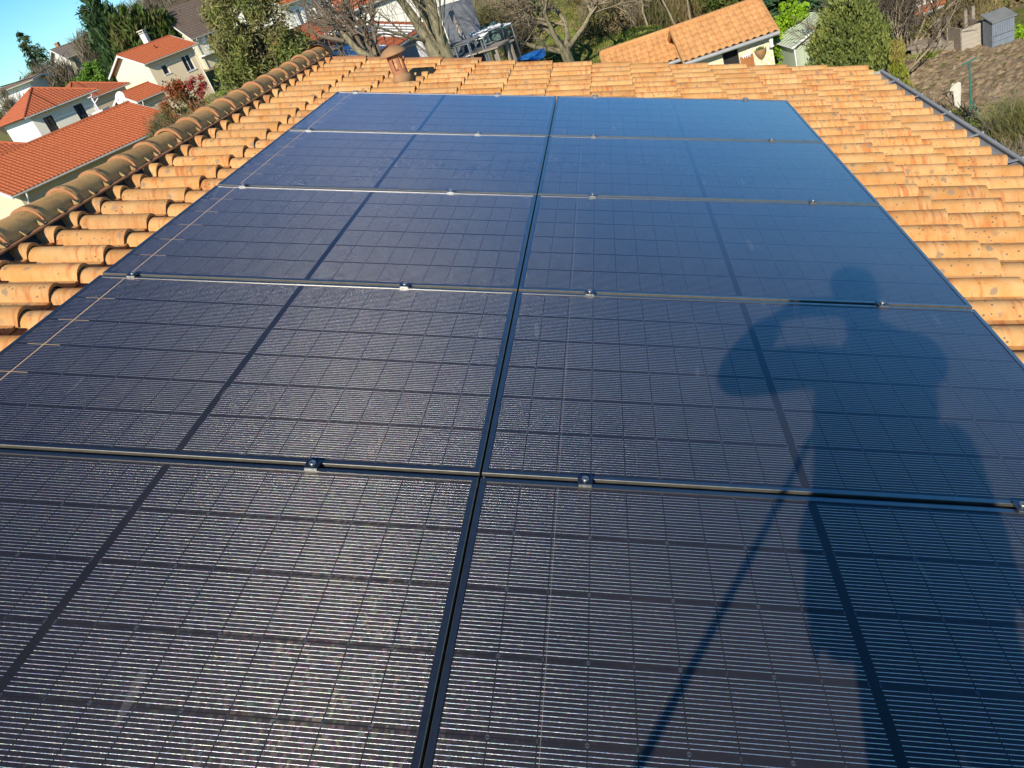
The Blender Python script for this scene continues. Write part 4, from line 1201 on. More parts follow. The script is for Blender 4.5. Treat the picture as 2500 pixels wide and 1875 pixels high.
# wall planter (pointed terracotta half pot) and fascia board
wp = empty('wall_planter', g1.pt(g1.onfront(1853, 108)[0], -.04, ze - .55), 'pointed terracotta planter hung on the garden house wall', 'planter')
m = MB(); 
for k in range(1):
    prof = [(.19, .12), (.20, .05), (.16, -.06), (.08, -.18), (.0, -.26)]
    m.lathe(prof, 16); m.lathe([(.19, .12), (.17, .12), (.15, .02), (0, .0)], 16)
m.build('pot', VENT, wp)
m = MB(); 
for k in range(60):
    a = rnd.uniform(0, 2 * PI); r_ = rnd.uniform(0, .15)
    x, y = r_ * math.cos(a), r_ * math.sin(a); m.add([(x - .03, y, .08), (x + .03, y, .08), (x + .02, y + .02, .2)], [[0, 1, 2]])
m.build('plant', simple('plant_dark', (.06, .09, .02), None, 8), wp)
m = MB(); p = g1.pt(2.80, -.40, ze - .30); m.lathe([(.0, .18), (.05, .18), (.07, .1), (.05, -.05), (.09, -.12), (.0, -.16)], 12)
lan = m.build('wall_lantern', PAINT); lan.location = g1.pt(g1.onfront(1879, 98)[0], -.2, ze - .33); tag(lan, 'white lantern under the eave corner of the garden house', 'lantern')
# second, lower section to the left
A = Vector((-.32, 28.6, 0)); ze2 = 1.187 - 29.2 * math.tan(R(10.25)) - .50
g2 = House('garden_house', 'left wing of the tiled garden house with shorter roof and white rafters', 'garden house', A, 88, 2.6, 3.0, ze2 + .1, GZ + .5, .60, .30, 'gable', GREYW, CREAM, TANROOF, .225, .34, .062, seg=7, gut=ZINC, verge=TANROOF, tip=False)
g2.front_holes.append((1.3, GZ + .7, 2.5, ze2 - .1))
g2.finish(soff=WOODG)
m = MB(); m.box(g2.lp(1.9, .9, ze2 - 1.4), (1.4, 1.4, 2.4)); m.build('interior_shade', DARK, g2.o)  # black block in place of the shade behind this opening
m = MB(); m.tube([g2.lp(2.0, -.1, ze2 - .15), g2.lp(2.35, -.15, ze2 - .75)], .05, 4); m.build('brace', PAINT, g2.o)
for o_ in (g1.o, g2.o):
    for c_ in o_.children:
        if c_.name.startswith(('roof', 'verge')):
            me = c_.data
            if 'tid' not in me.attributes:
                a_ = me.attributes.new('tid', 'FLOAT', 'POINT')
                co = np.zeros(len(me.vertices) * 3); me.vertices.foreach_get('co', co); co = co.reshape(-1, 3)
                k_ = np.floor(co[:, 0] / .225) * 7.13 + np.floor(co[:, 2] / .08) * 3.7
                a_.data.foreach_set('value', (np.sin(k_ * 12.9898) * 43758.5) % 1.0)
# green-cream metal shed
A = at(1938, 112, 28.0)
SHM = simple('metal_shed', (.46, .52, .38), (.42, .48, .35), 3, .5, bst=0)
sd = empty('metal_shed', (A.x, A.y, -7.0), 'pale green ribbed metal garden shed beside the round dark shrub', 'shed')
ax, ay = hd(80), hd(-10)
def sp3(x, y, z): return ax * x + ay * y + CUP * (z + 7.0)
zl, zr = A.z - .02, A.z + .45
m = MB(); W_, D_ = 2.4, 1.6
m.add([sp3(0, 0, -7), sp3(W_, 0, -7), sp3(W_, 0, zl), sp3(W_ / 2, 0, zr), sp3(0, 0, zl)], [[0, 1, 2, 3, 4]])
m.add([sp3(0, 0, -7), sp3(0, D_, -7), sp3(0, D_, zl), sp3(0, 0, zl)], [[3, 2, 1, 0]]); m.add([sp3(W_, 0, -7), sp3(W_, D_, -7), sp3(W_, D_, zl), sp3(W_, 0, zl)], [[0, 1, 2, 3]])
for k in range(12): m.tube([sp3(.1 + k * .2, -.012, -7), sp3(.1 + k * .2, -.012, zl - .06)], .014, 5)
m.build('wall', SHM, sd)
m = MB()
def slp(x): return zl + (zr - zl) * (x / (W_ / 2) if x <= W_ / 2 else 2 - x / (W_ / 2))
for sd_ in (0, 1):
    xa, xb = (-.1, W_ / 2) if sd_ == 0 else (W_ / 2, W_ + .1)
    za, zb = slp(xa) + .04, slp(xb) + .04
    q = [sp3(xa, -.12, za), sp3(xb, -.12, zb), sp3(xb, D_ + .1, zb), sp3(xa, D_ + .1, za)]
    m.add(q, [[0, 1, 2, 3]]); m.add([p - CUP * .03 for p in q], [[3, 2, 1, 0]])
    for k in range(9):
        y = -.1 + k * (D_ + .2) / 8; m.tube([sp3(xa, y, za + .012), sp3(xb, y, zb + .012)], .016, 5)
m.build('roof', SHM, sd)
m = MB(); m.tube([sp3(-.1, -.14, slp(-.1) + .02), sp3(W_ / 2, -.14, zr + .03), sp3(W_ + .1, -.14, slp(W_ + .1) + .02)], .04, 4); m.tube([sp3(0, -.03, -7), sp3(0, -.03, zl)], .035, 4); m.tube([sp3(-.1, -.12, slp(-.1) + .03), sp3(-.1, D_ + .1, slp(-.1) + .03)], .03, 4); m.build('trim', PAINT, sd)
# timber edging, compost box and grey storage box
p = on_ground(2226, 132, 31.8); q = on_ground(2330, 108, 31.2)
m = MB(); dv = (q - p); az_ = math.degrees(math.atan2(dv.x, dv.y)); rt = Matrix((dv.normalized(), CUP.cross(dv.normalized()), CUP)).transposed()
rt = Matrix(((dv.x / dv.length, -dv.y / dv.length, 0), (dv.y / dv.length, dv.x / dv.length, 0), (0, 0, 1)))
for k in range(2): m.box((0, 0, .09 + k * .17), (dv.length, .09, .165), rt, bev=.01)
m.box((0, .5, .26), (dv.length, .9, .1), rt)
o = m.build('timber_edging', WOODG); o.location = (p + q) / 2; tag(o, 'long weathered timber bed edging at the back of the tilled soil', 'edging')
p = on_ground(2344, 121, 31); q = on_ground(2408, 110, 31)
cbx = empty('compost_box', (p + q) / 2, 'open compost box of pale grey planks between the edging and the grey storage box', 'compost box')
wd = (q - p).length; rt = Matrix(((ax.x, ay.x, 0), (ax.y, ay.y, 0), (0, 0, 1)))
m = MB()
for k in range(5): m.box(ax * 0 + CUP * (.08 + k * .142), (wd, .04, .136), rt)
m.build('front_boards', simple('plank_pale', (.48, .42, .34), (.36, .31, .25), 5, .85, stretch=(1, 1, 8)), cbx)
for sx in (-1, 1):
    m = MB(); m.box(ax * sx * wd / 2 + ay * .45 + CUP * .37, (.05, .9, .74), rt); m.build('side_panel', WOODG, cbx)
m = MB()
for sx, dx_ in ((-1, -.3), (-1, .0), (1, -.15), (1, .1)): m.box(ax * (sx * wd / 2 + dx_) + ay * .8 + CUP * .55, (.1, .1, 1.1), rt)
m.build('post', WOODG, cbx)
p = on_ground(2420, 108, 30.6); q = on_ground(2480, 95, 30.6)
wd = (q - p).length
gb = empty('storage_box', (p + q) / 2, 'blue-grey wooden storage box with sloping lid at the edge of the soil', 'storage box')
hb = .80
m = MB(); n_ = 9
for k in range(n_): m.box(ax * (-wd / 2 + (k + .5) * wd / n_) + CUP * (.36 + (hb - .36) / 2), (wd / n_ - .008, .05, hb - .36), rt)
for k in range(2): m.box(CUP * (.09 + k * .17), (wd, .05, .16), rt)
m.box(ax * (-wd / 2) + ay * .25 + CUP * hb / 2, (.04, .5, hb), rt); m.box(ax * (wd / 2) + ay * .25 + CUP * hb / 2, (.04, .5, hb), rt); m.box(ay * .48 + CUP * (hb / 2 + .05), (wd, .04, hb + .1), rt)
m.build('body', BLUEGREY, gb)
m = MB(); q_ = [-ax * (wd / 2 + .06) - ay * .08 + CUP * (hb + .02), ax * (wd / 2 + .06) - ay * .08 + CUP * (hb + .02), ax * (wd / 2 + .06) + ay * .56 + CUP * (hb + .20), -ax * (wd / 2 + .06) + ay * .56 + CUP * (hb + .20)]
m.add(q_ + [p_ - CUP * .04 for p_ in q_], [[0, 1, 2, 3], [7, 6, 5, 4], [0, 4, 5, 1], [1, 5, 6, 2], [2, 6, 7, 3], [3, 7, 4, 0]]); m.build('lid', simple('lid_grey', (.24, .25, .24), (.18, .19, .18), 3, .7), gb)
# clothes line post
b0 = on_ground(2371, 292, 23.8)
topz = at(2349, 160, 23.6).z
hgt = topz - b0.z
pole = empty('clothes_line_post', b0, 'green T-shaped clothes line post with splayed legs on the lawn', 'clothes line')
m = MB(); m.tube([(0, 0, hgt * .30), (0, 0, hgt)], .022, 8); m.tube([(0, 0, hgt * .36), (-.02, 0, 0)], .02, 8); m.tube([(0, 0, hgt * .36), (.19, -.05, 0)], .02, 8); m.tube([(0, 0, hgt * .36), (.05, .2, 0)], .02, 8); m.build('post', GREENP, pole)
m = MB(); c_ = hd(60); m.tube([Vector((0, 0, hgt)) - c_ * .24, Vector((0, 0, hgt + .02)) + c_ * .24], .018, 8)
for k in (-1, -.5, .5, 1): m.tube([Vector((0, 0, hgt)) + c_ * .23 * k, Vector((0, 0, hgt + .05)) + c_ * .23 * k], .006, 5)
m.build('crossbar', GREENP, pole)
# the line goes towards the left and carries a garment
e1 = b0 + Vector((0, 0, hgt + .02)); e2 = at(2105, 190, 21.0)
# hanging garment
gp = at(2333, 205, 23.0)
def cloth():
    W2 = [(-.085, 0), (-.075, .03), (.0, .012), (.07, .035), (.115, .01), (.13, -.18), (.125, -.38), (.13, -.56), (.10, -.62), (.04, -.615), (.0, -.52), (-.03, -.36), (-.05, -.17), (-.10, -.155), (-.125, -.17), (-.115, -.08)]
    m = MB(); n = len(W2); f_ = []; b__ = []
    for x, z in W2:
        y = .012 * math.sin(x * 40) + .01 * math.sin(z * 15)
        f_.append((x, y - .012, z)); b__.append((x, y + .012, z))
    m.add(f_ + b__, [list(range(n - 1, -1, -1)), list(range(n, 2 * n))] + [[i, (i + 1) % n, n + (i + 1) % n, n + i] for i in range(n)])
    for k in range(3): m.tube([(.02 * k - .02, -.014, -.02), (.03 * k - .01, -.02, -.3), (.035 * k + .0, -.014, -.55)], .006, 5)
    o = m.build('hanging_garment', simple('white_cotton', (.66, .63, .52), (.55, .52, .42), 9, .95, bst=.5, dist=.02)); o.location = gp; o.rotation_euler = (0, R(4), R(-15))
    tag(o, 'cream white garment pegged on the washing line in the garden', 'clothing')
cloth()
m = MB(); e3 = Vector((gp.x, gp.y, gp.z + .035)); far_ = e3 + (e3 - e1) * 2.0; far_.z = e3.z
m.tube([e1, e3, far_], .004, 5); m.tube([e3 + CUP * -.02, e3 + CUP * .05], .008, 5)
o = m.build('washing_line', TWIG); tag(o, 'thin washing line running from the green post', 'line')
m = MB(); g_ = Vector((far_.x, far_.y, ground(far_.x, far_.y))); m.tube([g_, far_ + CUP * .05], .025, 8)
o = m.build('line_post', GREENP); tag(o, 'far green post of the washing line hidden behind the gutter', 'post')
# cream building top right
A = at(2212, 48, 44)
h12 = House('house', 'cream building seen through bare shrubs at the top right', 'house', A, 70, 9, 6, -4.5, -9.6, 1.3, .4, 'gable', CREAMW, CREAMW, ORANGE2, .3, .4, .03, seg=3)
h12.window(2.6, -7.6, 3.6, -6.2); h12.finish(soff=GREYW)
m = MB(); p = on_ground(2232, 62, 40); m.tube([p, p + CUP * 3.2], .09, 8); o = m.build('rusty_post', simple('rust', (.30, .10, .05), (.24, .08, .04), 6, .9)); tag(o, 'rusty red post standing in front of the cream building', 'post')
# grey wall and slabs behind the second trunk
p = at(1085, 0, 30); q = at(1165, 75, 27)
def wall_obj(name, label, cat, a, b, zt_, th, mat):
    a = Vector((a.x, a.y, 0)); b = Vector((b.x, b.y, 0)); d_ = (b - a); n_ = Vector((-d_.y, d_.x, 0)).normalized() * th / 2
    zb = min(ground(a.x, a.y), ground(b.x, b.y)) - .3
    m = MB(); q_ = [a - n_, b - n_, b + n_, a + n_]
    m.add([p_ + CUP * zb for p_ in q_] + [p_ + CUP * zt_ for p_ in q_], [[3, 2, 1, 0], [4, 5, 6, 7], [0, 1, 5, 4], [1, 2, 6, 5], [2, 3, 7, 6], [3, 0, 4, 7]])
    return tag(m.build(name, mat), label, cat)
wall_obj('garden_wall', 'plain grey rendered wall behind the thick bare trunk', 'wall', at(905, 100, 31), at(1100, 60, 34), -1.9, .25, GREYW)
wall_obj('garden_wall', 'grey side wall running back beside the junk pile', 'wall', at(1080, 30, 31), at(1160, 50, 29.5), at(1130, -2, 30).z, .25, simple('render_slate', (.20, .21, .24), (.16, .17, .19), 3, .9))
p = on_ground(1042, 150, 24); hh = at(1030, 95, 24).z - p.z
m = MB(); m.lathe([(.0, hh), (.09, hh - .02), (.135, hh - .1), (.14, 0), (.0, 0)], 14); o = m.build('white_post', simple('white_cloth', (.72, .68, .66), (.6, .56, .55), 9, .9, bst=.8, dist=.03)); o.location = p; tag(o, 'round topped white post behind the terracotta roof vent', 'post')
# junk pile : covered barbecue, wooden table, racks, tarps
p = on_ground(1148, 140, 23.5); H_ = at(1150, 92, 23.5).z - p.z
m = MB(); m.lathe([(0, H_), (.1, H_ - .02), (.2, H_ - .18), (.36, H_ - .38), (.38, H_ - .7), (.30, H_ - .9), (.30, 0)], 14); o = m.build('covered_barbecue', CHAR); o.location = p; tag(o, 'dark grey covered barbecue in the junk corner', 'barbecue')
m = MB(); m.tube([(0, 0, H_ - .1), (-.2, .5, H_ + .75)], .08, 10); o = m.build('clay_pipe', simple('pipe_beige', (.40, .34, .28), None, 6)); o.location = p; tag(o, 'leaning beige pipe behind the covered barbecue', 'pipe')
for k, (px, py, D, ln, rz) in enumerate([(1155, 128, 22.6, 1.9, 18), (1190, 118, 22.9, 1.4, 40)]):
    c = at(px, py, D); t0 = empty('wooden_table', (c.x, c.y, ground(c.x, c.y)), ('grey plank table standing nearest in the junk corner', 'second grey plank table under the metal racks')[k], 'table', rz=-R(rz))
    hz = c.z - ground(c.x, c.y); m = MB()
    for q in range(5): m.box((0, -.32 + q * .16, hz), (ln, .15, .04))
    m.build('table_top', WOODG, t0)
    for sx in (-1, 1):
        for sy in (-1, 1): m = MB(); m.box((sx * (ln / 2 - .1), sy * .3, hz / 2 - .02), (.07, .07, hz - .04)); m.build('leg', WOODG, t0)
for k, (px, py, D) in enumerate([(1118, 140, 21.8), (1152, 128, 22.2), (1195, 100, 23.4), (1225, 95, 23.8)]):
    c = at(px, py, D); zz = ground(c.x, c.y); t0 = empty('metal_rack', (c.x, c.y, zz), ('low tubular metal rack by the thick trunk', 'tubular metal frame in front of the covered barbecue', 'metal rack standing over the green tarpaulin', 'right hand metal rack with rails, next to the slope')[k], 'rack', 'tubular racks in the junk corner', rz=R(-20 + 17 * k))
    hz = c.z - zz + .25; m = MB()
    for sx in (-.4, 0, .4): m.tube([(sx, 0, 0), (sx, 0, hz)], .022, 6); 
    m.tube([(-.4, 0, hz), (.4, 0, hz)], .022, 6); m.tube([(-.4, 0, hz - .3), (.4, 0, hz - .3)], .016, 6)
    for sx in (-.4, .4): m.tube([(sx, 0, hz), (sx, .7, hz)], .02, 6); m.tube([(sx, .7, hz), (sx, .7, 0)], .02, 6)
    m.build('tube_frame', STEEL, t0)
    m = MB()
    for q in range(4): m.tube([(-.45, .1 + q * .16, hz + .03), (.45, .1 + q * .16, hz + .03)], .018, 5)
    m.build('rails', PAINT if k > 1 else STEEL, t0)
c = at(1202, 92, 24.0)
def lump(name, label, cat, c, sz, mat, seed, noise_=.25):
    bm = bmesh.new(); bmesh.ops.create_icosphere(bm, subdivisions=4, radius=1); r_ = random.Random(seed)
    from mathutils import noise as mn
    for v in bm.verts:
        k = 1 + noise_ * mn.noise(v.co * 2.3 + Vector((seed, 0, 0))) + noise_ * .5 * mn.noise(v.co * 6)
        v.co = Vector((v.co.x * sz[0] * k, v.co.y * sz[1] * k, max(v.co.z, -.8) * sz[2] * k))
    me = bpy.data.meshes.new(name); bm.to_mesh(me); bm.free(); me.materials.append(mat)
    for p_ in me.polygons: p_.use_smooth = True
    o = bpy.data.objects.new(name, me); COL.objects.link(o); o.location = c
    return tag(o, label, cat)
lump('green_tarpaulin', 'crumpled dark green tarpaulin heap under the racks', 'tarpaulin', c, (.46, .42, .33), GREENT, 4, .5)
# blue tarp wedge
a_, b_2, c_2 = at(1256, 146, 27), at(1322, 122, 28), at(1318, 146, 27)
m = MB(); dn = Vector((0, 0, -.5)); pts_ = [a_, at(1290, 131, 27.5), b_2, at(1326, 140, 27.4), c_2]
bk = [p_ + Vector((0.05, .6, -.05)) for p_ in pts_]
n = 5; low = [Vector((p_.x, p_.y, ground(p_.x, p_.y))) for p_ in (a_, c_2)]
m.add(pts_ + bk, [[0, 1, 2, 3, 4], [9, 8, 7, 6, 5]] + [[i, (i + 1) % n, n + (i + 1) % n, n + i] for i in range(n)])
o = m.build('blue_tarpaulin', BLUET); tag(o, 'bright blue tarpaulin corner on the slope behind the roof', 'tarpaulin')
m = MB()
for px, py in ((1222, 98), (1236, 110)):
    q = on_ground(px + 8, 138, 23.2); m.tube([q, at(px - 2, 70, 23.2)], .04, 6)
o = m.build('dark_post', DARK); tag(o, 'thin dark leaning posts at the right of the junk corner', 'post')

# ------------------------------------------------------------------ vegetation
LM = {
 'cypress': leafmat('leaf_cypress', (.32, .34, .08), (.12, .17, .04), (.30, .25, .11)),
 'dark': leafmat('leaf_dark', (.045, .10, .032), (.08, .14, .04), (.03, .06, .02)),
 'thuja': leafmat('leaf_thuja', (.11, .18, .03), (.05, .09, .02), (.15, .14, .04)),
 'lime': leafmat('leaf_lime', (.32, .50, .02), (.20, .36, .02)),
 'hedge': leafmat('leaf_hedge', (.20, .36, .04), (.10, .21, .03)),
 'laurel': leafmat('leaf_laurel', (.30, .32, .075), (.07, .11, .03), None, .15, .5),
 'spruce': leafmat('leaf_spruce', (.07, .15, .08), (.04, .09, .05), (.09, .17, .07)),
 'red': leafmat('leaf_red', (.50, .06, .03), (.28, .10, .03), (.17, .17, .04)),
 'crimson': leafmat('leaf_crimson', (.45, .06, .05), (.30, .05, .04)),
 'green': leafmat('leaf_green', (.13, .19, .03), (.06, .10, .02)),
 'cone': leafmat('leaf_cone', (.34, .36, .03), (.17, .21, .03), (.42, .27, .12)),
 'brush': leafmat('brush_brown', (.28, .21, .12), (.15, .12, .06), (.14, .14, .05), .1, .9),
 'brushg': leafmat('brush_grey', (.30, .25, .20), (.18, .15, .11), (.22, .19, .10), .1, .9),
 'brusho': leafmat('brush_olive', (.23, .23, .07), (.15, .14, .05), (.27, .20, .10), .1, .9),
 'straw': leafmat('brush_straw', (.38, .30, .13), (.24, .20, .09), None, .1, .9),
 'grass': leafmat('grass_blades', (.26, .38, .04), (.36, .33, .11), (.16, .25, .03), .3, .8),
 'litter': leafmat('leaf_litter', (.36, .23, .13), (.24, .15, .08), None, .1, .9),
}
def unit(n):
    v = nr.normal(size=(n, 3)); return v / np.linalg.norm(v, axis=1, keepdims=True)
def cards(C_, ln, wd, dirs=None, jit=.6):
    n = len(C_)
    a = unit(n) if dirs is None else dirs + nr.normal(size=(n, 3)) * jit
    a /= np.linalg.norm(a, axis=1, keepdims=True)
    b = np.cross(a, unit(n)); b /= np.linalg.norm(b, axis=1, keepdims=True)
    s = nr.uniform(.6, 1.3, (n, 1))
    a = a * ln * .5 * s; b = b * wd * .5 * s
    return np.stack([C_ - a, C_ + b - a * .1, C_ + a, C_ - b - a * .1], 1).reshape(-1, 3)
PROFS = {'ball': lambda t: np.sqrt(np.clip(1 - (2 * t - 1) ** 2, 0, 1)),
         'cone': lambda t: np.clip(1.02 - t, 0, 1) ** .85 * np.clip(t * 9 + .35, 0, 1),
         'flame': lambda t: np.sin(PI * np.clip(t, 0, 1) ** .62) ** .7,
         'dome': lambda t: np.sqrt(np.clip(1 - t ** 2, 0, 1)) * np.clip(.75 + t * 3, 0, 1),
         'column': lambda t: np.clip((1 - t) * 5, 0, 1) ** .6 * .9 + .1 * np.sin(t * 9)}
def cloud(c, rx, ry, h, shape, ncl, nleaf, ln, wd, clr, mode='any', fill=.35, up=0.0):
    t = nr.uniform(0, 1, ncl * 3); Rr = PROFS[shape](t)
    keep = nr.uniform(0, 1, ncl * 3) < (Rr ** 1.3 + .05); t = t[keep][:ncl]; Rr = Rr[keep][:ncl]; m = len(t)
    a = nr.uniform(0, 2 * PI, m); rr_ = Rr * (fill + (1 - fill) * np.sqrt(nr.uniform(0, 1, m)))
    cc = np.stack([c[0] + np.cos(a) * rr_ * rx, c[1] + np.sin(a) * rr_ * ry, c[2] + t * h], 1)
    idx = nr.randint(0, m, nleaf); crnd = nr.uniform(0, 1, m)
    P_ = cc[idx] + nr.normal(size=(nleaf, 3)) * clr * nr.uniform(.3, 1.0, (m, 1))[idx]
    out = np.stack([np.cos(a), np.sin(a), np.zeros(m)], 1)[idx]
    if mode == 'any': d = None
    elif mode == 'droop': d = out * .7 + np.array([0, 0, -.8])
    elif mode == 'up': d = out * .35 + np.array([0, 0, 1.0])
    elif mode == 'out': d = out + np.array([0, 0, .25])
    V = cards(P_, ln, wd, None if d is None else d.copy(), .35 if mode == 'up' else .5)
    r = np.repeat(np.clip(.55 * crnd[idx] + .45 * nr.uniform(0, 1, nleaf), 0, 1), 4)
    return V, r
def limbs(mb, base, c, rx, ry, h, n, r0, lean=(0, 0)):
    top = Vector((c[0], c[1], c[2] + h * .85)); b = Vector(base)
    mid = b.lerp(top, .5) + Vector((rnd.uniform(-.1, .1) * rx, rnd.uniform(-.1, .1) * ry, 0))
    mb.tube([b - CUP * .1, b.lerp(mid, .5), mid, top], [r0 * 1.25, r0, r0 * .7, r0 * .15], 8)
    for k in range(n):
        t = .15 + .75 * (k + rnd.random()) / n
        p = b.lerp(top, max(t, (c[2] - b.z) / max(.1, top.z - b.z) * .7)); a = rnd.uniform(0, 2 * PI)
        e = Vector((c[0] + math.cos(a) * rx * .75, c[1] + math.sin(a) * ry * .75, p.z + h * .18))
        mb.tube([p, p.lerp(e, .5) + CUP * .05 * h, e], [r0 * .4, r0 * .25, r0 * .06], 5)
def crown(name, label, cat, px, py, D, wpx, hpx, mat, shape='ball', ncl=60, nleaf=6000, ln=.12, wd=.06, clr=.18, mode='any', group=None, nl=8, r0=None, fill=.35, extra=(), part='foliage', zb=None, kind=None, bark=None):
    c = at(px, py, D); k = D / FPX * 1.02
    rx = wpx * k / 2; h = hpx * k
    gz = ground(c.x, c.y); z0 = c.z - h / 2
    if zb: z0 = gz; h = (c.z + hpx * k / 2) - gz
    root = empty(name, (c.x, c.y, gz), label, cat, group)
    Vs, rs = [], []
    V, r = cloud((0, 0, z0 - gz), rx, rx, h, shape, ncl, nleaf, ln, wd, clr, mode, fill); Vs.append(V); rs.append(r)
    for (dx, dz, sw, sh_, frac) in extra:       # further masses, in units of rx / h
        V, r = cloud((dx * rx * RIGHT.x, dx * rx * RIGHT.y, z0 - gz + dz * h), rx * sw, rx * sw, h * sh_, shape, int(ncl * frac) + 3, int(nleaf * frac), ln, wd, clr, mode, fill); Vs.append(V); rs.append(r)
    np_mesh(part, np.concatenate(Vs), 4, LM[mat], root, np.concatenate(rs))
    if nl:
        mb = MB(); limbs(mb, (0, 0, 0), (0, 0, z0 - gz), rx, rx, h, nl, r0 or max(.03, rx * .06)); mb.build('trunk', bark or BARK, root)
    return root

def grow(mb, p, d, ln, r, lev, maxlev, spread, upb, rr_, wig=.16, kids=(3, 5), minr=.006, kr=(.38, .6)):
    n = 4 if lev < 2 else 3
    pts = [p.copy()]; dd = d.copy(); rad = [r]
    for i in range(n):
        dd = (dd + Vector((rr_.gauss(0, wig), rr_.gauss(0, wig), rr_.gauss(0, wig * .7) + upb * .12))).normalized()
        pts.append(pts[-1] + dd * ln / n); rad.append(max(r * (1 - .55 * (i + 1) / n), minr * .7))
    mb.tube(pts, rad, 7 if lev == 0 else (5 if lev == 1 else 3), cap=lev < 2, mi=0 if lev < 2 else 1)
    if lev >= maxlev: return
    k = rr_.randint(*kids)
    for i in range(k):
        f = 1.0 if i == 0 else rr_.uniform(.3, .98)
        q = f * n; i0 = min(int(q), n - 1); pp = pts[i0].lerp(pts[i0 + 1], q - i0)
        ang = rr_.uniform(.25, 1.0) * spread; ax_ = dd.cross(Vector((rr_.gauss(0, 1), rr_.gauss(0, 1), rr_.gauss(0, 1)))).normalized()
        nd = (Matrix.Rotation(ang, 3, ax_) @ dd).normalized()
        grow(mb, pp, nd, ln * rr_.uniform(.5, .8), max(r * rr_.uniform(*kr), minr), lev + 1, maxlev, spread, upb, rr_, wig, kids, minr, kr if lev < 1 else (.38, .6))
def bare(name, label, px, py, D, ln, r0, seed, levels=4, spread=.9, upb=.3, stems=((0, 0, 1),), kids=(3, 5), mats=(BARK, TWIG), cat='bare tree', trunk=None, group=None, minr=.008, off=None, wig=.16, kr=(.38, .6)):
    g = on_ground(px, py, D, .05)
    root = empty(name, g, label, cat, group)
    rr_ = random.Random(seed); mb = MB()
    st = Vector((0, 0, 0))
    if trunk:
        tl, td = trunk; td = Vector(td).normalized()
        mb.tube([Vector((0, 0, -.1)), td * tl * .4, td * tl], [r0 * 1.5, r0 * 1.15, r0 * 1.05], 9); st = td * tl * .97
    for s_ in stems:
        grow(mb, st.copy(), Vector(s_).normalized(), ln, r0 * (.7 if trunk else 1), 0 if (not trunk or kr[0] < .2) else 1, levels, spread, upb, rr_, wig, kids, minr, kr)
    big = MB(); sm = MB()
    # split trunk/limbs and twigs
    vmap = {}
    for f, mi, smo in zip(mb.f, mb.m, mb.sm):
        t_ = sm if mi else big
        idx = []
        for v in f:
            key = (mi, v)
            if key not in vmap: vmap[key] = len(t_.v); t_.v.append(mb.v[v])
            idx.append(vmap[key])
        t_.f.append(idx); t_.m.append(0); t_.sm.append(smo)
    big.build('trunk', mats[0], root)
    if sm.f: sm.build('crown', mats[1], root)
    return root

# left hand side
crown('evergreen', 'large loose yellow-green evergreen filling the view above the ridge', 'tree', 612, 62, 31, 195, 390, 'cypress', 'flame', 170, 42000, .19, .05, .22, 'any', nl=16, r0=.16, fill=.25, extra=((-.55, .02, .45, .5, .2), (.42, -.05, .5, .5, .22)))
bare('bare_shrub', 'thin bare shrub in front of the large evergreen, behind the ridge', 560, 285, 26, 2.0, .03, 5, 4, .8, .5, ((-.5, -.1, 1), (-.2, 0, 1), (.15, .1, 1), (-.8, 0, .9), (.45, 0, 1), (.05, -.2, 1)), (2, 4), (TWIGL, TWIGL), 'shrub', minr=.006)
bare('bare_shrub', 'pale bare shrub against the cream house wall', 480, 290, 30, 2.2, .03, 9, 4, .7, .5, ((-.6, 0, 1), (-.25, 0, 1), (.1, .1, 1), (-1, 0, .8), (.4, 0, 1)), (2, 4), (TWIGL, TWIGL), 'shrub', minr=.006)
crown('photinia_hedge', 'red tipped photinia hedge beyond the end of the orange roof', 'hedge', 444, 262, 42, 130, 96, 'red', 'dome', 90, 15000, .15, .07, .22, nl=6, zb=True, extra=((-.7, .05, .5, .7, .3),))
crown('photinia_shrub', 'small red shrub at the foot of the cream house', 'shrub', 482, 212, 50, 42, 34, 'crimson', 'ball', 18, 1500, .13, .06, .16, nl=4)
crown('brown_shrub', 'half bare brown shrub between the photinia hedge and the ridge', 'shrub', 410, 312, 38, 90, 46, 'brush', 'dome', 30, 3000, .30, .02, .25, 'up', nl=5, part='twigs')
def spiky(name, label, px, py, D, wpx, hpx, mat):
    c = at(px, py, D); k = D / FPX; h = hpx * k; gz = ground(c.x, c.y); z0 = c.z - h / 2
    root = empty(name, (c.x, c.y, gz), label, 'tree')
    C_, d_ = [], []
    mb = MB(); mb.tube([(0, 0, 0), (0, 0, z0 - gz + h)], [.22, .03], 6)
    nl = 15
    for l in range(nl):
        t = l / (nl - 1); z = z0 - gz + h * (.02 + .94 * t); Rb = wpx * k / 2 * ((1 - t) ** .75 * .95 + .12)
        for b in range(7):
            a = rnd.uniform(0, 2 * PI); o = np.array([math.cos(a), math.sin(a), 0]); Rr = Rb * rnd.uniform(.6, 1.15)
            mb.tube([(0, 0, z), Vector(o * Rr * .6) + CUP * (z - Rr * .22), Vector(o * Rr) + CUP * (z - Rr * .10)], [.05, .03, .01], 4)
            for q in range(int(26 * (.4 + Rr / (wpx * k / 2)))):
                f = rnd.uniform(.15, 1); C_.append(o * Rr * f + np.array([rnd.gauss(0, .08), rnd.gauss(0, .08), z - Rr * .3 * math.sin(f * 2.6) - abs(rnd.gauss(0, .15))])); d_.append(o * .6 + np.array([rnd.gauss(0, .3), rnd.gauss(0, .3), -.7]))
    mb.build('trunk', BARK, root)
    V = cards(np.array(C_), .55, .16, np.array(d_), .2); np_mesh('foliage', V, 4, LM[mat], root, np.repeat(nr.uniform(0, 1, len(C_)), 4))
spiky('spruce', 'lone dark conifer with spiky layered branches against the sky at far left', 88, 150, 118, 104, 118, 'dark')
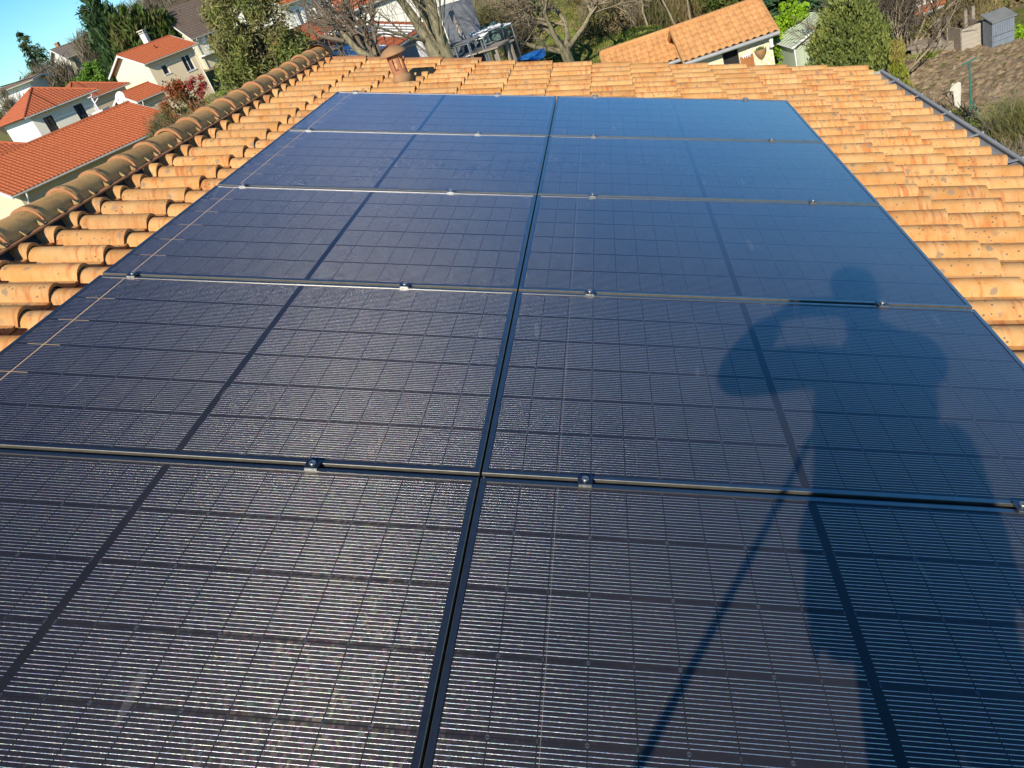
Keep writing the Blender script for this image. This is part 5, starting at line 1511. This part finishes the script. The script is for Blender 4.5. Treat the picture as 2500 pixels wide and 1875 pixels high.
crown('dark_conifer', 'tall dark conifer behind the cream house, tallest at the skyline', 'tree', 270, 88, 104, 84, 150, 'dark', 'cone', 110, 12000, .9, .26, .5, 'up', nl=8, fill=.2, extra=((.5, .0, .6, .8, .4),))
crown('dark_conifer', 'narrow dark conifer top rising left of the tallest conifer', 'tree', 240, 92, 108, 40, 120, 'dark', 'cone', 50, 2400, .8, .2, .4, 'out', nl=8, fill=.15)
for k, (px, py, D, hh) in enumerate([(312, 110, 100, 120), (338, 98, 100, 118), (364, 88, 101, 112), (390, 80, 102, 100), (414, 78, 103, 80)]):
    crown('thuja', ['yellow-brown tinged thuja nearest the tall dark conifer', 'second thuja of the row behind the cream house', 'middle thuja of the row behind the cream house', 'thuja behind the white chimney of the cream house', 'lowest thuja at the right end of the row'][k], 'tree', px, py, D, 44, hh, 'thuja', 'flame', 50, 4200, .7, .2, .35, 'up', 'thujas in a row behind the cream house', nl=4, fill=.4)
crown('green_hedge', 'bright green clipped hedge below the skyline trees', 'hedge', 236, 186, 112, 70, 46, 'hedge', 'dome', 60, 7000, .40, .16, .35, nl=4, extra=((-1.1, -.26, 1, .9, .8), (-2.1, -.6, .8, .7, .5)))
crown('bare_bush', 'grey-brown bare bushes under the grey roofed house', 'shrub', 140, 196, 116, 90, 52, 'brushg', 'ball', 60, 5000, 1.2, .07, .6, 'up', nl=8, part='twigs', extra=((-.6, -.2, .7, .8, .5),))
crown('bare_bush', 'tall bare bush at the right end of the grey roofed house', 'shrub', 224, 132, 114, 40, 76, 'brushg', 'ball', 50, 4500, 1.2, .07, .5, 'up', nl=8, part='twigs')
crown('bare_tree', 'bare brown tree crown on the hill, widest one at the top left', 'bare tree', 455, 38, 150, 150, 130, 'brushg', 'ball', 120, 12000, 1.8, .08, .9, 'up', nl=14, part='twigs')
crown('bare_tree', 'bare grey tree crown between dark conifer and brown hill tree', 'bare tree', 345, 48, 146, 90, 75, 'brushg', 'ball', 60, 5000, 1.6, .07, .8, 'up', nl=10, part='twigs')
crown('bare_tree', 'small bare tree crown standing highest against the sky', 'bare tree', 389, 12, 150, 36, 66, 'brushg', 'ball', 30, 2200, 1.4, .07, .6, 'up', nl=8, part='twigs')
crown('bare_tree', 'bare brown tree behind the dark brown roof', 'bare tree', 525, 10, 140, 110, 150, 'brush', 'ball', 90, 9000, 1.6, .08, .8, 'up', nl=12, part='twigs')
crown('bare_bush', 'thin bare bush in front of the white building at the far left', 'shrub', 22, 268, 78, 90, 66, 'brushg', 'ball', 30, 2600, .9, .035, .45, 'up', nl=10, part='twigs')
crown('red_shrub', 'crimson shrub just above the end of the ridge', 'shrub', 740, 92, 50, 54, 48, 'crimson', 'dome', 26, 3500, .35, .04, .2, 'up', nl=3, zb=True)
crown('green_shrub', 'leafy green shrub right of the crimson shrub', 'shrub', 792, 92, 46, 74, 74, 'green', 'ball', 50, 6000, .15, .08, .22, nl=5, zb=True)
# middle
bare('bare_tree', 'mossy bare tree leaning left behind the terracotta roof vent', 985, 150, 24, 2.0, .26, 21, 4, .95, .25, ((-.75, .1, .8), (-.5, .4, 1), (-.1, -.3, 1), (-.9, -.3, .5)), (4, 6), (BARKG, TWIG), 'bare tree', trunk=(3.7, (-.16, .1, 1)), minr=.008, wig=.24)
bare('bare_tree', 'thick mossy multi-stemmed bare trunk right of the terracotta roof vent', 1102, 150, 22, 3.2, .29, 33, 3, 1.0, .4, ((-.10, .1, 1), (.0, -.05, 1), (-.03, .12, 1)), (6, 8), (BARKG, TWIG), 'bare tree', trunk=(3.3, (-.02, 0, 1)), minr=.006, wig=.07, kr=(.12, .26))
bare('walnut_tree', 'wide forked bare walnut tree on the slope left of the garden house', 1394, 150, 35, 2.5, .21, 44, 5, .95, .15, ((-.95, -.3, .55), (-.25, .3, 1), (.45, .1, .9), (.95, -.1, .5), (-.5, -.4, .9)), (5, 6), (BARKG, TWIGL), 'bare tree', trunk=(1.3, (-.1, 0, 1)), minr=.009, wig=.27)
crown('bare_shrub', 'tangle of dark bare branches beyond the racks', 'shrub', 1190, 50, 33, 70, 40, 'brush', 'ball', 24, 700, .7, .03, .3, 'any', nl=8, part='twigs')
crown('bare_bush', 'bare bush at the foot of the walnut tree', 'shrub', 1262, 95, 36, 60, 40, 'brush', 'ball', 20, 900, .5, .025, .25, 'up', nl=6, part='twigs', zb=True)
crown('olive_bush', 'olive green bush between walnut tree and garden house roof', 'shrub', 1478, 95, 43, 110, 110, 'brusho', 'ball', 70, 9000, .30, .07, .30, 'any', nl=6)
for k, (px, py, D, w_, h_, mt) in enumerate([(1560, 35, 46, 110, 150, 'brush'), (1640, 20, 47, 120, 130, 'brusho'), (1725, 5, 48, 120, 110, 'brush'), (1500, 10, 52, 130, 130, 'brushg'), (1440, -30, 56, 90, 70, 'brusho'), (1800, -15, 46, 120, 90, 'thuja')]):
    crown('thicket_bush', ['dark bare thicket bush directly left behind the garden house', 'olive thicket bush above the middle of the garden house roof', 'brown thicket bush above the garden house ridge', 'grey bare bush at the back, right of the walnut crown', 'olive bush at the top edge behind the walnut crown', 'green bush at the top edge above the right end of the garden house'][k], 'shrub', px, py, D, w_, h_, mt, 'ball', 80, 9000, .8 if mt != 'thuja' else .3, .035 if mt != 'thuja' else .1, .35, 'up' if mt != 'thuja' else 'any', 'bushes in the thicket behind the garden house', nl=10, part='twigs' if mt != 'thuja' else 'foliage')
for k, px in enumerate((1585, 1652, 1690)):
    bare('bare_sapling', 'pale slender sapling trunk in the thicket, %s' % ('left one', 'middle one', 'right one')[k], px, 75, 44, 3.6, .06, 60 + k, 3, .5, .8, ((-.05, 0, 1),), (2, 4), (TWIGL, TWIGL), 'sapling', group='saplings in the thicket', minr=.01)
# right hand side
crown('spruce', 'dark blue-green spruce behind the lime green shrub', 'tree', 1925, 10, 34, 175, 130, 'spruce', 'dome', 110, 14000, .34, .10, .22, 'out', nl=8, zb=True)
crown('lime_shrub', 'bright lime green shrub beside the garden house', 'shrub', 1940, 80, 29.9, 112, 150, 'lime', 'flame', 90, 11000, .16, .09, .16, nl=5, zb=True)
crown('laurel', 'big rounded dark green laurel shrub above the far tile edge', 'shrub', 2072, 84, 26, 142, 140, 'laurel', 'ball', 300, 36000, .14, .055, .15, 'up', nl=3, zb=True, fill=.6)
crown('cone_thuja', 'small cone shaped yellow-green thuja with a brown side', 'shrub', 2194, 170, 24.2, 64, 126, 'cone', 'cone', 200, 17000, .13, .035, .06, 'up', nl=2, zb=True, fill=.6)
for k, (px, py, D, ln, sd_) in enumerate([(2190, 160, 28.5, 1.7, 71), (2222, 140, 32.3, 1.9, 72), (2290, 110, 35.5, 1.6, 73)]):
    bare('bare_shrub', ['bare many stemmed shrub right behind the laurel', 'bare shrub with long arching stems over the timber edging', 'bare tangled shrub in front of the cream building'][k], px, py, D, ln, .045, sd_, 4, .7, .4, ((-.7, 0, 1), (-.35, .2, 1), (0, 0, 1), (.4, -.1, 1), (.8, 0, .9), (.2, .4, 1), (-.1, -.3, 1)), (3, 5), (TWIGL, TWIG), 'shrub', minr=.008)
crown('bare_bush', 'grey bare bush touching the top of the picture right of the laurel', 'shrub', 2165, 5, 33, 110, 110, 'brushg', 'ball', 60, 5000, .6, .022, .3, 'up', nl=8, part='twigs')
crown('dark_shrub', 'low dark green shrub behind the timber edging', 'shrub', 2300, 82, 33.5, 130, 50, 'brusho', 'ball', 50, 5000, .2, .06, .2, nl=0, zb=True)
crown('straw_bush', 'tall straw coloured stems behind the compost box', 'shrub', 2372, 40, 34, 80, 120, 'straw', 'column', 50, 4500, .8, .022, .2, 'up', nl=8, part='stems', zb=True)
crown('olive_bush', 'olive yellow bush behind the grey storage box', 'shrub', 2440, 5, 36, 110, 90, 'brusho', 'ball', 60, 7000, .25, .07, .25, nl=6)
crown('dark_conifer', 'dark green conifer in the top right corner', 'tree', 2500, 20, 37, 60, 120, 'dark', 'flame', 60, 6000, .3, .09, .2, 'droop', nl=4, zb=True)
crown('green_plant', 'bright green leafy plant at the right edge beside the storage box', 'plant', 2500, 82, 31, 34, 30, 'lime', 'dome', 20, 1500, .12, .06, .1, nl=2, zb=True)
for k, (px, py, D, ln, sd_) in enumerate([(2500, 420, 18, .75, 81), (2462, 330, 20.5, .60, 82), (2505, 290, 20, .85, 83), (2430, 375, 18.5, .5, 84)]):
    bare('hedge_shrub', ['bare twiggy shrub nearest the gutter at the right edge', 'bare twiggy shrub below the clothes line post', 'tall bare twiggy shrub at the right edge of the soil', 'small bare shrub beside the gutter'][k], px, py, D, ln, .016, sd_, 4, .7, .6, ((-.5, 0, 1), (-.25, .2, 1), (0, 0, 1), (.3, -.1, 1), (.6, 0, 1), (.1, .4, 1), (-.7, -.3, 1), (0, -.4, 1)), (3, 4), (TWIGL, TWIGL), 'shrub', minr=.004)
crown('bare_bush', 'dense olive twigs at the lower right beyond the gutter', 'shrub', 2490, 320, 19, 80, 130, 'brusho', 'ball', 40, 2600, .26, .010, .2, 'up', nl=6, part='twigs')
bare('shrub_shadow', 'black branches standing in for a shrub shadow on the soil beside the clothes line post', 2440, 275, 22.5, 1.0, .03, 91, 4, .8, .1, ((-1, .3, .35), (-1, .8, .3), (-.7, .5, .7)), (3, 5), (DARK, DARK), 'shrub', minr=.008)  # black branches added in place of a shrub's shadow on the ground

# grass, litter (nobody could count them)
def scatter(name, label, mat, pts, ln, wd, up=True, cat='grass'):
    P_ = np.array(pts); z = ground_np(P_[:, 0], P_[:, 1])
    C_ = np.stack([P_[:, 0], P_[:, 1], z + (ln * .38 if up else .02)], 1)
    d = np.tile(np.array([[0, 0, 1.0 if up else .05]]), (len(C_), 1))
    V = cards(C_, ln, wd, d if up else None, .45)
    o = np_mesh(name, V, 4, LM[mat], None, np.repeat(nr.uniform(0, 1, len(C_)), 4))
    tag(o, label, cat, kind='stuff')
def polar(n, a0, a1, d0, d1, ex=None):
    az = nr.uniform(a0, a1, n * 3); D = nr.uniform(d0, d1, n * 3)
    k = nr.uniform(0, 1, n * 3)
    pts = np.stack([CAM.x + np.sin(np.radians(az)) * D, CAM.y + np.cos(np.radians(az)) * D], 1)
    f = np.sin(pts[:, 0] * 1.1 + 2 * np.sin(pts[:, 1] * .5)) + np.sin(pts[:, 1] * .9 + pts[:, 0] * .4)
    pts = pts[k < .38 + .3 * f]
    return pts[:n]
scatter('lawn_grass', 'short green grass beside the tilled soil', 'grass', polar(20000, 14, 25, 17, 24.8), .10, .02)
scatter('soil_edge_grass', 'fresh green grass strip at the far edge of the tilled soil', 'grass', polar(4000, 15.5, 24, 31.2, 32.6), .14, .03)
scatter('slope_grass', 'rough green and yellow grass on the slope beyond the roof', 'grass', polar(36000, -11, 2, 26, 62), .20, .045)
scatter('far_grass', 'grass between the houses on the left', 'grass', polar(14000, -36, -12, 26, 100), .35, .09)
scatter('leaf_litter', 'brown fallen leaves on the slope', 'litter', polar(20000, -9.5, -1, 33, 60), .13, .10, False, 'leaves')
# small yellow flowers
fl_ = on_ground(2262, 133, 30.8)
root = empty('yellow_flowers', fl_, 'small clump of pale yellow flowers in the grass strip', 'flowers')
V, r = cloud((0, 0, .05), .25, .2, .25, 'dome', 1, 60, .10, .09, .05); np_mesh('petals', V, 4, simple('petal_yellow', (.75, .70, .15), None, 9), root, r)
V, r = cloud((0, 0, 0), .3, .25, .22, 'dome', 10, 300, .16, .02, .08, 'up'); np_mesh('leaves', V, 4, LM['grass'], root, r)
# overhead cable
m = MB(); a, b = at(-40, 224, 60), at(140, 152, 100); m.tube([a, a.lerp(b, .5) - CUP * .35, b], .03, 4)
tag(m.build('overhead_cable', DARK), 'thin overhead cable crossing the sky at the far left', 'cable')
